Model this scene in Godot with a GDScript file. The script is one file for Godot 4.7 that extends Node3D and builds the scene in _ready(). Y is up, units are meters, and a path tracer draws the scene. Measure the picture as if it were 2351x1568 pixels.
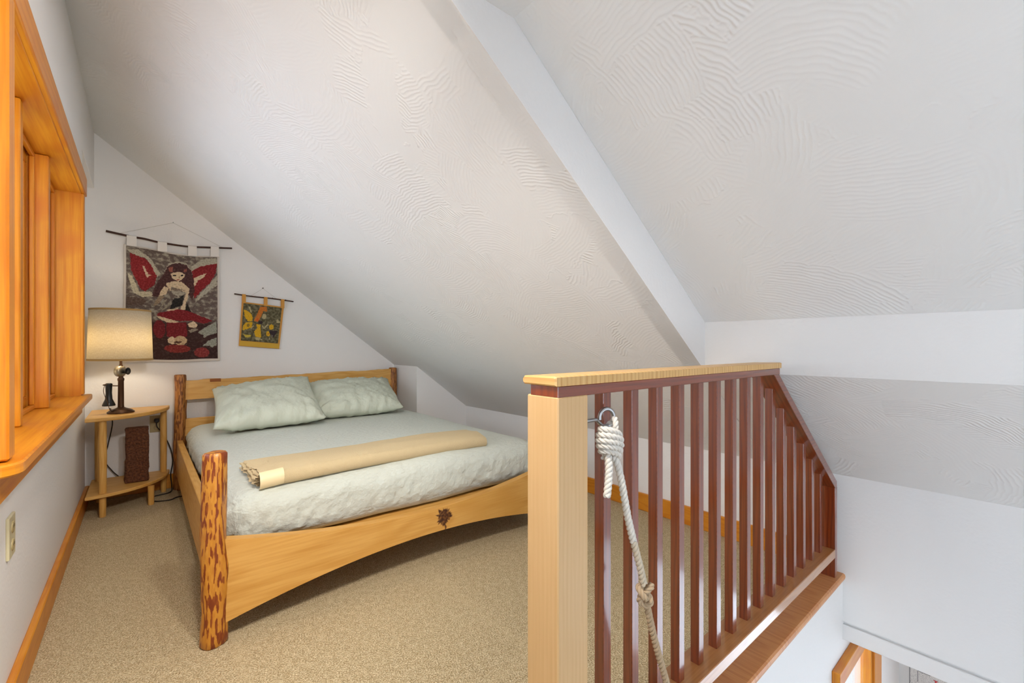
extends Node3D
# A sloped-ceiling loft bedroom. Lengths in metres. Helper points are written (x, y, d): x along the railing,
# y up, d into the room along the window wall (d = -z).

# ---------------------------------------------------------------- mesh builder
class MB:
	var p := PackedVector3Array()
	var uv := PackedVector2Array()
	var sm := PackedInt32Array()
	var off := Vector2.ZERO
	func tri(a: Vector3, b: Vector3, c: Vector3, out: Vector3, ua := Vector2.ZERO, ub := Vector2.ZERO, uc := Vector2.ZERO, smooth := -1):
		var n := (a - c).cross(a - b)
		if n.length_squared() < 1e-18:
			return
		if n.dot(out) < 0.0:
			p.append_array([a, c, b]); uv.append_array([ua + off, uc + off, ub + off])
		else:
			p.append_array([a, b, c]); uv.append_array([ua + off, ub + off, uc + off])
		sm.append(smooth)
	func quad(a: Vector3, b: Vector3, c: Vector3, d: Vector3, out: Vector3, ua := Vector2.ZERO, ub := Vector2.ZERO, uc := Vector2.ZERO, ud := Vector2.ZERO, smooth := -1):
		tri(a, b, c, out, ua, ub, uc, smooth)
		tri(a, c, d, out, ua, uc, ud, smooth)
	func lowest() -> Vector3:
		var lo := p[0]
		var hi := p[0]
		for v in p:
			lo = lo.min(v); hi = hi.max(v)
		return Vector3((lo.x + hi.x) / 2, lo.y, (lo.z + hi.z) / 2)
	func mesh(at: Vector3) -> ArrayMesh:
		var st := SurfaceTool.new()
		st.begin(Mesh.PRIMITIVE_TRIANGLES)
		for t in sm.size():
			st.set_smooth_group(sm[t])
			for k in 3:
				st.set_uv(uv[t * 3 + k])
				st.add_vertex(p[t * 3 + k] - at)
		st.index()
		st.generate_normals()
		return st.commit()

func P(x: float, y: float, d: float) -> Vector3:
	return Vector3(x, y, -d)

var rng := RandomNumberGenerator.new()
var wp := {}
var taken := {}
var M := {}

func mb() -> MB:
	var m := MB.new()
	m.off = Vector2(rng.randf() * 4.0, rng.randf() * 4.0)
	return m

func numbered(n: String) -> String:
	var k: int = taken.get(n, 0)
	taken[n] = k + 1
	return n if k == 0 else "%s_%03d" % [n, k]

# one mesh node, its origin at its own base; parts are placed relative to their parent
func obj(called: String, m: MB, mat: Material, parent: Node = self) -> MeshInstance3D:
	var base := m.lowest()
	var o := MeshInstance3D.new()
	o.mesh = m.mesh(base)
	o.mesh.surface_set_material(0, mat)
	o.cast_shadow = GeometryInstance3D.SHADOW_CASTING_SETTING_ON
	if parent == self:
		o.name = numbered(called)
		o.position = base
	else:
		o.name = called
		o.position = base - wp[parent]
	wp[o] = base
	parent.add_child(o, true)
	return o

func tag(o: Node, label: String, category: String, group := ""):
	o.set_meta("label", label)
	o.set_meta("category", category)
	if group:
		o.set_meta("group", group)

func thing(called: String, label: String, category: String, at: Vector3, group := "") -> Node3D:
	var o := Node3D.new()
	o.name = numbered(called)
	add_child(o)
	o.position = at
	wp[o] = at
	tag(o, label, category, group)
	return o

func struct(called: String, m: MB, mat: Material, label := "", parent: Node = self) -> MeshInstance3D:
	var o := obj(called, m, mat, parent)
	if parent == self:
		o.set_meta("kind", "structure")
		if label:
			o.set_meta("label", label)
	return o

# box with chamfered edges between two (x, y, d) corners; grain runs along axis g (0 x, 1 y, 2 depth)
func bx(m: MB, a: Vector3, b: Vector3, r := 0.0, g := 0) -> MB:
	var lo := Vector3(minf(a.x, b.x), minf(a.y, b.y), -maxf(a.z, b.z))
	var hi := Vector3(maxf(a.x, b.x), maxf(a.y, b.y), -minf(a.z, b.z))
	var c := (lo + hi) / 2
	var h := (hi - lo) / 2
	r = minf(r, 0.45 * minf(h.x, minf(h.y, h.z)))
	var o1 := (g + 1) % 3
	var o2 := (g + 2) % 3
	var uvf := func(q: Vector3, ax: int) -> Vector2:
		if ax == g:
			return Vector2(q[o1], q[o2])
		return Vector2(q[g], q[o1] + q[o2])
	for ax in 3:
		var e := (ax + 1) % 3
		var f := (ax + 2) % 3
		for s in [-1.0, 1.0]:
			var n := Vector3.ZERO
			n[ax] = s
			var q := []
			for k in [[-1, -1], [1, -1], [1, 1], [-1, 1]]:
				var v := Vector3.ZERO
				v[ax] = s * h[ax]
				v[e] = k[0] * (h[e] - r)
				v[f] = k[1] * (h[f] - r)
				q.append(c + v)
			m.quad(q[0], q[1], q[2], q[3], n, uvf.call(q[0], ax), uvf.call(q[1], ax), uvf.call(q[2], ax), uvf.call(q[3], ax))
	if r > 0.0:
		for ax in 3:
			var e := (ax + 1) % 3
			var f := (ax + 2) % 3
			for se in [-1.0, 1.0]:
				for sf in [-1.0, 1.0]:
					var q := []
					for k in [[-1, 0], [1, 0], [1, 1], [-1, 1]]:
						var v := Vector3.ZERO
						v[ax] = k[0] * (h[ax] - r)
						v[e] = se * (h[e] - (r if k[1] == 1 else 0.0))
						v[f] = sf * (h[f] - (r if k[1] == 0 else 0.0))
						q.append(c + v)
					var n := Vector3.ZERO
					n[e] = se
					n[f] = sf
					var fa := e if ax == g else (f if e == g else e)
					m.quad(q[0], q[1], q[2], q[3], n, uvf.call(q[0], fa), uvf.call(q[1], fa), uvf.call(q[2], fa), uvf.call(q[3], fa))
		for sx in [-1.0, 1.0]:
			for sy in [-1.0, 1.0]:
				for sz in [-1.0, 1.0]:
					var s := Vector3(sx, sy, sz)
					var i := h - Vector3.ONE * r
					m.tri(c + s * Vector3(h.x, i.y, i.z), c + s * Vector3(i.x, h.y, i.z), c + s * Vector3(i.x, i.y, h.z), s)
	return m

# polygon in a plane, extruded: mode "d" takes (x, y) and extrudes along depth; "x" takes (d, y); "y" takes (x, d)
func prism(m: MB, poly: PackedVector2Array, w0: float, w1: float, mode := "d", along_u := true, r := 0.0) -> MB:
	var area := 0.0
	var n := poly.size()
	for i in n:
		var a := poly[i]
		var b := poly[(i + 1) % n]
		area += a.x * b.y - b.x * a.y
	if area < 0:
		poly = poly.duplicate()
		poly.reverse()
	var at := func(q: Vector2, w: float) -> Vector3:
		if mode == "d":
			return P(q.x, q.y, w)
		if mode == "x":
			return P(w, q.y, q.x)
		return P(q.x, w, q.y)
	var dir: Vector3 = at.call(Vector2.ZERO, 1.0) - at.call(Vector2.ZERO, 0.0)
	var inset := poly
	if r > 0.0:
		var off := Geometry2D.offset_polygon(poly, -r, Geometry2D.JOIN_MITER)
		if off.size() == 1 and off[0].size() == n:
			var best := 0
			for k in n:
				if off[0][k].distance_to(poly[0]) < off[0][best].distance_to(poly[0]):
					best = k
			inset = PackedVector2Array()
			for k in n:
				inset.append(off[0][(best + k) % n])
		else:
			r = 0.0
	var wlo := minf(w0, w1)
	var whi := maxf(w0, w1)
	var ids := Geometry2D.triangulate_polygon(inset)
	for e in 2:
		var w := wlo if e == 0 else whi
		var out := dir * (-1.0 if e == 0 else 1.0)
		for t in range(0, ids.size(), 3):
			var q := [inset[ids[t]], inset[ids[t + 1]], inset[ids[t + 2]]]
			var us := []
			for k in q:
				us.append(k if along_u else Vector2(k.y, k.x))
			m.tri(at.call(q[0], w), at.call(q[1], w), at.call(q[2], w), out, us[0], us[1], us[2])
		if r > 0.0:
			for i in n:
				var j := (i + 1) % n
				var mid: Vector2 = (poly[i] + poly[j] - inset[i] - inset[j])
				var o2: Vector3 = at.call(mid.normalized(), 0.0) - at.call(Vector2.ZERO, 0.0) + out
				var wi := w + (r if e == 0 else -r)
				m.quad(at.call(inset[i], w), at.call(inset[j], w), at.call(poly[j], wi), at.call(poly[i], wi), o2, inset[i], inset[j], poly[j], poly[i])
	var run := 0.0
	for i in n:
		var a := poly[i]
		var b := poly[(i + 1) % n]
		var l := a.distance_to(b)
		var nn := Vector2((b - a).y, -(b - a).x)
		var o3: Vector3 = at.call(nn, 0.0) - at.call(Vector2.ZERO, 0.0)
		m.quad(at.call(a, wlo + r), at.call(b, wlo + r), at.call(b, whi - r), at.call(a, whi - r), o3,
			Vector2(run, wlo), Vector2(run + l, wlo), Vector2(run + l, whi), Vector2(run, whi))
		run += l
	return m

# surface from a grid of points; outward sides are told by a reference point per row
func grid(m: MB, pts: Array, uvs: Array, inside: Callable, closed_u := false):
	var rows := pts.size()
	var cols: int = pts[0].size()
	for i in rows - 1:
		for j in (cols if closed_u else cols - 1):
			var k := (j + 1) % cols
			var a: Vector3 = pts[i][j]
			var b: Vector3 = pts[i][k]
			var c: Vector3 = pts[i + 1][k]
			var d: Vector3 = pts[i + 1][j]
			var mid := (a + b + c + d) / 4
			var u1: Vector2 = uvs[i][k]
			var u2: Vector2 = uvs[i + 1][k]
			if closed_u and k == 0:
				var du: float = uvs[i][cols - 1].x - uvs[i][cols - 2].x
				u1 = Vector2(uvs[i][cols - 1].x + du, u1.y)
				u2 = Vector2(uvs[i][cols - 1].x + du, u2.y)
			m.quad(a, b, c, d, inside.call(mid, i), uvs[i][j], u1, u2, uvs[i + 1][j], 1)

# lathe about a vertical axis: profile of (radius, height); wob adds a radius change by (angle, height)
func lathe(m: MB, at: Vector3, prof: Array, sides := 24, wob = null, basis := Basis.IDENTITY, caps := true) -> MB:
	var pts := []
	var uvs := []
	for q in prof:
		var row := []
		var ur := []
		for j in sides:
			var a := TAU * j / sides
			var r: float = q.x
			if wob != null:
				r += wob.call(a, q.y)
			row.append(at + basis * Vector3(cos(a) * r, q.y, sin(a) * r))
			ur.append(Vector2(q.y, a / TAU * 0.25))
		pts.append(row)
		uvs.append(ur)
	var ax := basis * Vector3.UP
	grid(m, pts, uvs, func(mid: Vector3, i: int) -> Vector3:
		var dr: float = prof[i + 1].x - prof[i].x
		var dy: float = prof[i + 1].y - prof[i].y
		var rel := mid - at
		var rad := (rel - ax * rel.dot(ax)).normalized()
		return rad * dy - ax * dr, true)
	if caps:
		for e in [0, prof.size() - 1]:
			if prof[e].x > 0.0005:
				var c: Vector3 = at + ax * float(prof[e].y)
				var up: float = signf(prof[-1].y - prof[0].y) * (1.0 if e else -1.0)
				if prof[-1].y == prof[0].y:
					up = 1.0
				for j in sides:
					var v1: Vector3 = pts[e][j]
					var v2: Vector3 = pts[e][(j + 1) % sides]
					m.tri(c, v1, v2, ax * up, Vector2.ZERO, Vector2(v1.x - c.x, v1.z - c.z), Vector2(v2.x - c.x, v2.z - c.z))
	return m

func tube(m: MB, pts: PackedVector3Array, r: float, sides := 8, closed := false, r1 := -1.0) -> MB:
	var n := pts.size()
	var t0 := (pts[1] - pts[0]).normalized()
	var nrm := t0.cross(Vector3.UP if absf(t0.y) < 0.9 else Vector3.RIGHT).normalized()
	var rows := []
	var uvs := []
	var run := 0.0
	for i in n:
		var t: Vector3
		if closed:
			t = (pts[(i + 1) % n] - pts[(i - 1 + n) % n]).normalized()
		else:
			t = (pts[mini(i + 1, n - 1)] - pts[maxi(i - 1, 0)]).normalized()
		nrm = (nrm - t * nrm.dot(t)).normalized()
		var b := t.cross(nrm)
		if i:
			run += pts[i].distance_to(pts[i - 1])
		var rr := r if r1 < 0.0 else lerpf(r, r1, float(i) / (n - 1))
		var row := []
		var ur := []
		for j in sides:
			var a := TAU * j / sides
			row.append(pts[i] + (nrm * cos(a) + b * sin(a)) * rr)
			ur.append(Vector2(run, a / TAU * 0.1))
		rows.append(row)
		uvs.append(ur)
	if closed:
		rows.append(rows[0])
		uvs.append(uvs[0])
	grid(m, rows, uvs, func(mid: Vector3, i: int) -> Vector3:
		return mid - (pts[i % n] + pts[(i + 1) % n]) / 2, true)
	if not closed:
		for e in [0, n - 1]:
			var out := (pts[0] - pts[1]) if e == 0 else (pts[n - 1] - pts[n - 2])
			for j in sides:
				m.tri(pts[e], rows[e][j], rows[e][(j + 1) % sides], out)
	return m

func curve(pts: Array, step := 0.004) -> PackedVector3Array:
	var c := Curve3D.new()
	c.bake_interval = step
	for i in pts.size():
		var a: Vector3 = pts[maxi(i - 1, 0)]
		var b: Vector3 = pts[mini(i + 1, pts.size() - 1)]
		var h := (b - a) / 6.0
		c.add_point(pts[i], -h, h)
	return c.get_baked_points()

# three strands twisted round a path
func rope_on(m: MB, path: PackedVector3Array, r: float, pitch := 0.034):
	var n := path.size()
	var t0 := (path[1] - path[0]).normalized()
	var nrm := t0.cross(Vector3.UP if absf(t0.y) < 0.9 else Vector3.RIGHT).normalized()
	var strands := [PackedVector3Array(), PackedVector3Array(), PackedVector3Array()]
	var run := 0.0
	for i in n:
		var t := (path[mini(i + 1, n - 1)] - path[maxi(i - 1, 0)]).normalized()
		nrm = (nrm - t * nrm.dot(t)).normalized()
		var b := t.cross(nrm)
		if i:
			run += path[i].distance_to(path[i - 1])
		for k in 3:
			var a := TAU * (k / 3.0 + run / pitch)
			strands[k].append(path[i] + (nrm * cos(a) + b * sin(a)) * r * 0.5)
	for k in 3:
		tube(m, strands[k], r * 0.56, 7)

# ---------------------------------------------------------------- textures
func fn(sd: int, freq: float, oct := 3, type := FastNoiseLite.TYPE_SIMPLEX_SMOOTH) -> FastNoiseLite:
	var n := FastNoiseLite.new()
	n.seed = sd
	n.frequency = freq
	n.noise_type = type
	n.fractal_octaves = oct
	if oct <= 1:
		n.fractal_type = FastNoiseLite.FRACTAL_NONE
	return n

func tex(im: Image) -> ImageTexture:
	im.generate_mipmaps()
	return ImageTexture.create_from_image(im)

func sc(r: int, g: int, b: int) -> Color:
	return Color(r / 255.0, g / 255.0, b / 255.0)

# grain along u; W x H pixels for about 1 m x 0.25 m
func grain(c1: Color, c2: Color, c3: Color, sd: int, rings := 26.0, W := 768, H := 256, knot := Vector2(-1, -1), warp := 7.0) -> Image:
	var lo := fn(sd, 0.006, 2)
	var fi := fn(sd + 1, 0.09, 3)
	var mw := 0 if knot.x >= 0.0 else 96
	var mh := 0 if knot.x >= 0.0 else 40
	var im := Image.create(W + mw, H + mh, false, Image.FORMAT_RGB8)
	for y in H + mh:
		for x in W + mw:
			var fx := x * 1.0
			var fy := y * 1.0
			var w := lo.get_noise_2d(fx * 0.35, fy * 1.6)
			var v := fy / H * rings + w * warp
			var dk := 0.0
			if knot.x >= 0.0:
				var kx := (fx / W - knot.x) * 1.6
				var ky := (fy / H - knot.y) * 0.38
				var rr := sqrt(kx * kx + ky * ky)
				v += 3.0 * exp(-rr * rr * 260.0) * clampf(ky * 60.0, -1.0, 1.0)
				var an := atan2(ky, kx)
				var rag := 0.040 + 0.016 * fi.get_noise_2d(cos(an) * 22.0, sin(an) * 22.0) + 0.010 * maxf(0.0, fi.get_noise_2d(cos(an) * 60.0 + 40.0, sin(an) * 60.0))
				dk = clampf((rag - rr) * 130.0, 0.0, 1.0) * clampf(0.8 + fi.get_noise_2d(fx, fy) * 0.6, 0.3, 1.0)
				# cracks that run down from the knot
				var tail := clampf((0.006 + 0.004 * fi.get_noise_2d(3.0, fy * 0.5) - absf(kx - 0.004 - 0.003 * sin(ky * 150.0))) * 300.0, 0.0, 1.0)
				if ky > 0.0 and ky < 0.062:
					dk = maxf(dk, tail * 0.75)
			var s := 0.5 + 0.5 * sin(v * TAU / 4.0)
			s = s * s
			var f := fi.get_noise_2d(fx * 0.06, fy * 1.5)
			var c := c1.lerp(c2, clampf(s * 0.55 + f * 0.55 + 0.12, 0.0, 1.0))
			c = c.lerp(c3, clampf((lo.get_noise_2d(fx * 0.6 + 900, fy * 0.8) - 0.25) * 1.5, 0.0, 0.8))
			c = c.lerp(sc(58, 24, 8), dk)
			im.set_pixel(x, y, c)
	if mw == 0:
		return im
	# the margin is faded into the opposite edge, so that the picture tiles
	for y in H + mh:
		for x in mw:
			im.set_pixel(x, y, im.get_pixel(x + W, y).lerp(im.get_pixel(x, y), x / float(mw)))
	for y in mh:
		for x in W:
			im.set_pixel(x, y, im.get_pixel(x, y + H).lerp(im.get_pixel(x, y), y / float(mh)))
	return im.get_region(Rect2i(0, 0, W, H))

# bark left in patches on a peeled log: u up the log, v around it
func patchy(base: Color, base2: Color, dark: Color, sd: int, cut: float, W := 512, H := 192) -> Image:
	var a := fn(sd, 0.055, 2)
	var b := fn(sd + 3, 0.12, 3)
	var im := Image.create(W, H, false, Image.FORMAT_RGB8)
	for y in H:
		for x in W:
			var ang := y / float(H) * TAU
			var cy := cos(ang) * 26.0
			var sy := sin(ang) * 26.0
			var n := a.get_noise_3d(x * 0.36, cy * 1.9, sy * 1.9)
			var e := b.get_noise_3d(x * 0.3, cy, sy)
			var c := base.lerp(base2, clampf(0.5 + e * 0.9, 0.0, 1.0))
			c = c.lerp(dark.lerp(base2, clampf(e * 0.6, 0.0, 0.5)), clampf((n + e * 0.18 - cut) * 16.0, 0.0, 1.0))
			im.set_pixel(x, y, c)
	return im

func mat(color: Color, rough := 0.6, t: Texture2D = null, us := Vector3.ONE) -> StandardMaterial3D:
	var m := StandardMaterial3D.new()
	m.albedo_color = color
	m.roughness = rough
	m.metallic_specular = 0.5
	if t:
		m.albedo_texture = t
		m.uv1_scale = us
	return m

func relief(m: StandardMaterial3D, t: Texture2D, cm: float):
	m.heightmap_enabled = true
	m.heightmap_texture = t
	m.heightmap_scale = cm

# trowelled plaster: overlapping sweeps of curved ridges
func plaster_height(N: int, sd: int) -> Image:
	var r := RandomNumberGenerator.new()
	r.seed = sd
	var buf := PackedByteArray()
	buf.resize(N * N)
	buf.fill(90)
	var wv := fn(sd, 0.035, 2)
	for k in 420:
		var cx := r.randi_range(0, N - 1)
		var cy := r.randi_range(0, N - 1)
		var hl := r.randi_range(26, 62)
		var hw := int(hl * r.randf_range(0.35, 0.8))
		var dirn := r.randf() * TAU
		var bend := r.randf_range(110.0, 420.0) * (1.0 if r.randf() < 0.5 else -1.0)
		var spacing := r.randf_range(3.6, 5.2)
		var amp := r.randf_range(8.0, 28.0) * (1.6 if r.randf() < 0.15 else 1.0)
		if r.randf() < 0.4:
			amp = r.randf_range(3.0, 10.0)
		var lipped := r.randf() < 0.3
		var ca := cos(dirn)
		var sa := sin(dirn)
		var half := hl
		for j in range(-half, half):
			for i in range(-half, half):
				var u := ca * i + sa * j
				var v := -sa * i + ca * j + u * u / bend
				var e1 := hw - absf(v)
				var e2 := hl - absf(u)
				if e1 <= 0.0 or e2 <= 0.0:
					continue
				var px := posmod(cx + i, N)
				var py := posmod(cy + j, N)
				var w := wv.get_noise_2d(px, py)
				var edge := minf(e1, e2) + w * 12.0
				if edge <= 0.0:
					continue
				var ridge := 0.5 + 0.5 * sin((v + w * 2.6) * TAU / spacing)
				var z := 90.0 + amp * ridge * ridge + 3.0 * w
				if lipped and edge < 2.2 and e1 < e2:
					z += 34.0
				buf[py * N + px] = int(clampf(lerpf(buf[py * N + px], z, minf(1.0, edge * 0.25)), 0, 255))
	return Image.create_from_data(N, N, false, Image.FORMAT_L8, buf)

func fill_poly(im: Image, pts: PackedVector2Array, c: Color, nz: FastNoiseLite, vary := 0.12):
	var lo := pts[0]
	var hi := pts[0]
	for q in pts:
		lo = lo.min(q); hi = hi.max(q)
	for y in range(maxi(0, int(lo.y)), mini(im.get_height() - 1, int(hi.y) + 1)):
		for x in range(maxi(0, int(lo.x)), mini(im.get_width() - 1, int(hi.x) + 1)):
			var wob := Vector2(nz.get_noise_2d(x * 2.2, y * 2.2), nz.get_noise_2d(x * 2.2 + 500, y * 2.2)) * 4.0
			if Geometry2D.is_point_in_polygon(Vector2(x, y) + wob, pts):
				var n := nz.get_noise_2d(x * 3.0, y * 3.0 + 300)
				var col := c.lightened(n * vary * 1.6) if n > 0 else c.darkened(-n * vary * 2.4)
				im.set_pixel(x, y, col)

func oval(cx: float, cy: float, rx: float, ry: float) -> PackedVector2Array:
	var a := PackedVector2Array()
	for k in 20:
		a.append(Vector2(cx + cos(TAU * k / 20) * rx, cy + sin(TAU * k / 20) * ry))
	return a

func shapes(im: Image, list: Array, fit: Callable, nz: FastNoiseLite):
	for s in list:
		var src = s[1]
		var pts := PackedVector2Array()
		if src is PackedVector2Array:
			for q in src:
				pts.append(fit.call(q))
		else:
			for k in range(0, src.size(), 2):
				pts.append(fit.call(Vector2(src[k], src[k + 1])))
		fill_poly(im, pts, s[0], nz, s[2] if s.size() > 2 else 0.12)

func batik_red() -> Image:
	var W := 384
	var H := 544
	var im := Image.create(W, H, false, Image.FORMAT_RGB8)
	var nz := fn(71, 0.03, 4)
	var cell := fn(72, 0.028, 1, FastNoiseLite.TYPE_CELLULAR)
	var fine := fn(73, 0.16, 2)
	for y in H:
		for x in W:
			var c := sc(104, 90, 84).lerp(sc(172, 164, 146), clampf(0.5 + nz.get_noise_2d(x, y * 1.3) * 1.5 + cell.get_noise_2d(x, y) * 0.6, 0, 1))
			if y > H * 0.62:
				c = c.lerp(sc(58, 34, 32), clampf((y - H * 0.62) * 0.04, 0, 1) * clampf(0.95 + nz.get_noise_2d(x * 2, y * 2) * 0.5, 0, 1))
			c = c.darkened(clampf(fine.get_noise_2d(x, y) * 0.35, 0, 0.4))
			im.set_pixel(x, y, c)
	var fit := func(q: Vector2) -> Vector2:
		var top := 130.0 + (q.x - 150.0) / 1020.0 * 115.0
		var bot := 1425.0 - (q.x - 110.0) / 1060.0 * 40.0
		var left := 150.0 - (q.y - 130.0) / 1270.0 * 40.0
		return Vector2((q.x - left) / (1170.0 - left) * W, (q.y - top) / (bot - top) * H)
	var red := sc(134, 32, 36)
	var cream := sc(216, 192, 158)
	var hair := sc(74, 44, 44)
	var pale := sc(178, 170, 150)
	var dk := sc(34, 30, 28)
	shapes(im, [
		[pale, [160, 170, 270, 160, 400, 260, 500, 420, 470, 470, 430, 440, 350, 260, 190, 205]],
		[sc(196, 186, 158), [150, 430, 200, 470, 270, 640, 400, 640, 440, 690, 300, 705, 200, 650]],
		[red, [185, 205, 340, 265, 400, 330, 440, 420, 462, 452, 430, 560, 330, 640, 290, 620, 235, 500, 190, 400]],
		[sc(206, 176, 150), [305, 340, 330, 350, 370, 440, 405, 448, 355, 482, 330, 415]],
		[pale, [840, 330, 980, 250, 1165, 250, 1168, 320, 950, 345, 860, 390]],
		[red, [860, 375, 950, 332, 1165, 312, 1150, 420, 1080, 520, 960, 620, 880, 700, 870, 500]],
		[cream, [885, 455, 1040, 408, 1000, 460, 930, 492, 885, 560, 880, 500]],
		[pale, [1165, 440, 1165, 560, 1060, 620, 900, 740, 900, 700, 980, 620, 1090, 520]],
		[pale, [540, 400, 600, 290, 700, 262, 800, 290, 850, 360, 780, 330, 640, 330]],
		[hair, [590, 320, 640, 295, 720, 285, 800, 310, 850, 370, 880, 480, 890, 600, 860, 720, 820, 650, 780, 560, 620, 560, 560, 640, 480, 690, 400, 690, 430, 600, 480, 500, 540, 420]],
		[sc(150, 84, 72), [590, 350, 640, 320, 640, 390, 600, 390]],
		[sc(150, 84, 72), [770, 355, 800, 350, 800, 390, 765, 385]],
		[cream, [615, 410, 650, 395, 700, 388, 750, 395, 780, 420, 765, 455, 730, 480, 700, 502, 670, 480, 625, 455], 0.05],
		[dk, oval(658, 428, 22, 9)], [dk, oval(744, 428, 20, 9)],
		[sc(150, 70, 60), oval(696, 480, 24, 6)], [sc(160, 130, 100), [712, 420, 722, 450, 706, 460]],
		[cream, [560, 522, 640, 495, 740, 502, 830, 580, 780, 622, 700, 592, 610, 612, 570, 560]],
		[sc(128, 110, 96), [620, 560, 700, 580, 790, 600, 700, 600, 610, 600]],
		[sc(168, 158, 140), [600, 600, 790, 622, 745, 662, 715, 655, 700, 692, 680, 655, 650, 650]],
		[cream, [540, 560, 590, 580, 560, 650, 500, 680, 480, 670, 500, 620]],
		[sc(150, 128, 104), [480, 670, 540, 680, 480, 760, 430, 800, 420, 785]],
		[dk, [650, 690, 700, 690, 760, 650, 745, 770, 600, 822, 620, 760]], [dk, [800, 740, 845, 850, 765, 855]],
		[cream, [790, 600, 832, 582, 812, 680, 782, 750, 782, 820, 720, 826, 720, 800, 760, 740, 770, 680]],
		[sc(150, 140, 120), [540, 720, 575, 700, 520, 790, 470, 860]], [sc(150, 140, 120), [590, 740, 610, 760, 540, 830, 500, 850]],
		[sc(96, 78, 70), [110, 720, 230, 700, 350, 740, 300, 800, 110, 800]],
		[cream, [560, 830, 640, 812, 700, 805, 690, 825, 580, 850]],
		[sc(124, 28, 34), [480, 870, 600, 840, 700, 815, 820, 840, 960, 900, 1100, 960, 1000, 992, 850, 952, 700, 952, 560, 930, 450, 900]],
		[cream, [450, 910, 560, 925, 700, 962, 690, 985, 560, 970, 480, 940]],
		[sc(118, 28, 34), [560, 975, 790, 970, 800, 1130, 740, 1150, 560, 1140]],
		[sc(112, 28, 34), oval(480, 1060, 70, 105)],
		[cream, oval(620, 1180, 50, 45)], [sc(196, 168, 130), oval(720, 1180, 75, 55)], [sc(90, 60, 48), oval(690, 1200, 45, 14)],
		[sc(128, 44, 40), oval(680, 1275, 155, 48)],
		[sc(132, 48, 46), oval(970, 1320, 95, 58)],
		[cream, [800, 990, 870, 952, 925, 1000, 900, 1035, 830, 1030]],
		[sc(150, 150, 136), [920, 1090, 1000, 1040, 1155, 965, 1160, 1100, 1060, 1120, 1000, 1155, 985, 1120]],
		[sc(150, 150, 136), [975, 1245, 1060, 1180, 1155, 1150, 1158, 1230, 1100, 1262, 1060, 1240]],
		[sc(140, 128, 112), [800, 1060, 900, 1040, 930, 1060, 840, 1090]],
	], fit, nz)
	return im

func batik_gold() -> Image:
	var W := 224
	var H := 224
	var im := Image.create(W, H, false, Image.FORMAT_RGB8)
	var nz := fn(81, 0.05, 3)
	for y in H:
		for x in W:
			im.set_pixel(x, y, sc(74, 68, 46).lerp(sc(118, 110, 84), clampf(0.5 + nz.get_noise_2d(x, y) * 1.3, 0, 1)))
	var fit := func(q: Vector2) -> Vector2:
		var top := 400.0 + (q.x - 350.0) / 825.0 * 110.0
		var bot := 1215.0 + (q.x - 300.0) / 810.0 * 60.0
		var left := 350.0 - (q.y - 400.0) / 815.0 * 50.0
		return Vector2((q.x - left) / (825.0) * W, (q.y - top) / (bot - top) * H)
	var yel := sc(214, 164, 28)
	var pale := sc(178, 162, 120)
	var dk := sc(48, 36, 40)
	shapes(im, [
		[yel, [350, 540, 420, 560, 500, 620, 540, 700, 540, 790, 440, 795, 380, 700]],
		[yel, [400, 820, 540, 810, 530, 920, 430, 965, 330, 990, 345, 890]],
		[sc(140, 112, 40), oval(450, 880, 30, 40)],
		[sc(196, 110, 36), [700, 480, 830, 475, 845, 590, 760, 570, 690, 760, 640, 800, 560, 790, 630, 640]],
		[sc(206, 84, 26), oval(640, 770, 24, 36)],
		[pale, oval(785, 690, 48, 55)], [dk, oval(710, 820, 50, 36)],
		[yel, [620, 850, 710, 870, 715, 960, 722, 1040, 738, 1150, 600, 1130, 580, 1010, 640, 950]],
		[pale, [735, 880, 760, 880, 790, 930, 860, 845, 895, 865, 800, 960, 770, 955]],
		[yel, oval(950, 920, 52, 60)], [yel, oval(890, 1065, 52, 55)], [sc(170, 100, 40), oval(885, 1070, 16, 16)],
		[dk, [900, 990, 1100, 1000, 1010, 1150, 930, 1090]],
		[pale, [1060, 760, 1085, 740, 1105, 780, 1145, 790, 1135, 835, 1055, 830]],
		[sc(196, 170, 60), [330, 1050, 400, 1090, 520, 1090, 500, 1140, 400, 1150]],
		[pale, [590, 1140, 720, 1150, 700, 1210, 620, 1200]], [pale, [720, 1170, 760, 1190, 740, 1215]],
		[pale, [450, 480, 480, 470, 530, 600, 500, 610]], [sc(150, 140, 130), [960, 1080, 990, 1110, 980, 1150]],
		[pale, [500, 950, 560, 870, 570, 890, 510, 975]], [pale, [900, 1180, 930, 1140, 940, 1200]],
	], fit, nz)
	return im

# a walking map on the lower wall: pale paper, grey roads, a red heading
func poster_print() -> Image:
	var W := 384
	var H := 512
	var im := Image.create(W, H, false, Image.FORMAT_RGB8)
	im.fill(sc(236, 232, 228))
	var nz := fn(91, 0.02, 3)
	var r := RandomNumberGenerator.new()
	r.seed = 5
	for y in range(0, H):
		for x in range(0, W / 2):
			var n := nz.get_noise_2d(x, y)
			if absf(fposmod(n * 6.0, 1.0) - 0.5) < 0.05:
				im.set_pixel(x, y, sc(150, 146, 146))
	for k in 14:
		var y0 := r.randi_range(4, H - 6)
		var x0 := r.randi_range(6, W / 3)
		im.fill_rect(Rect2i(x0, y0, r.randi_range(20, 70), 3), sc(140, 136, 138))
		im.fill_rect(Rect2i(x0, y0, 3, r.randi_range(20, 60)), sc(140, 136, 138))
	im.fill_rect(Rect2i(0, 0, 5, H), sc(150, 148, 148))
	return im

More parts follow.
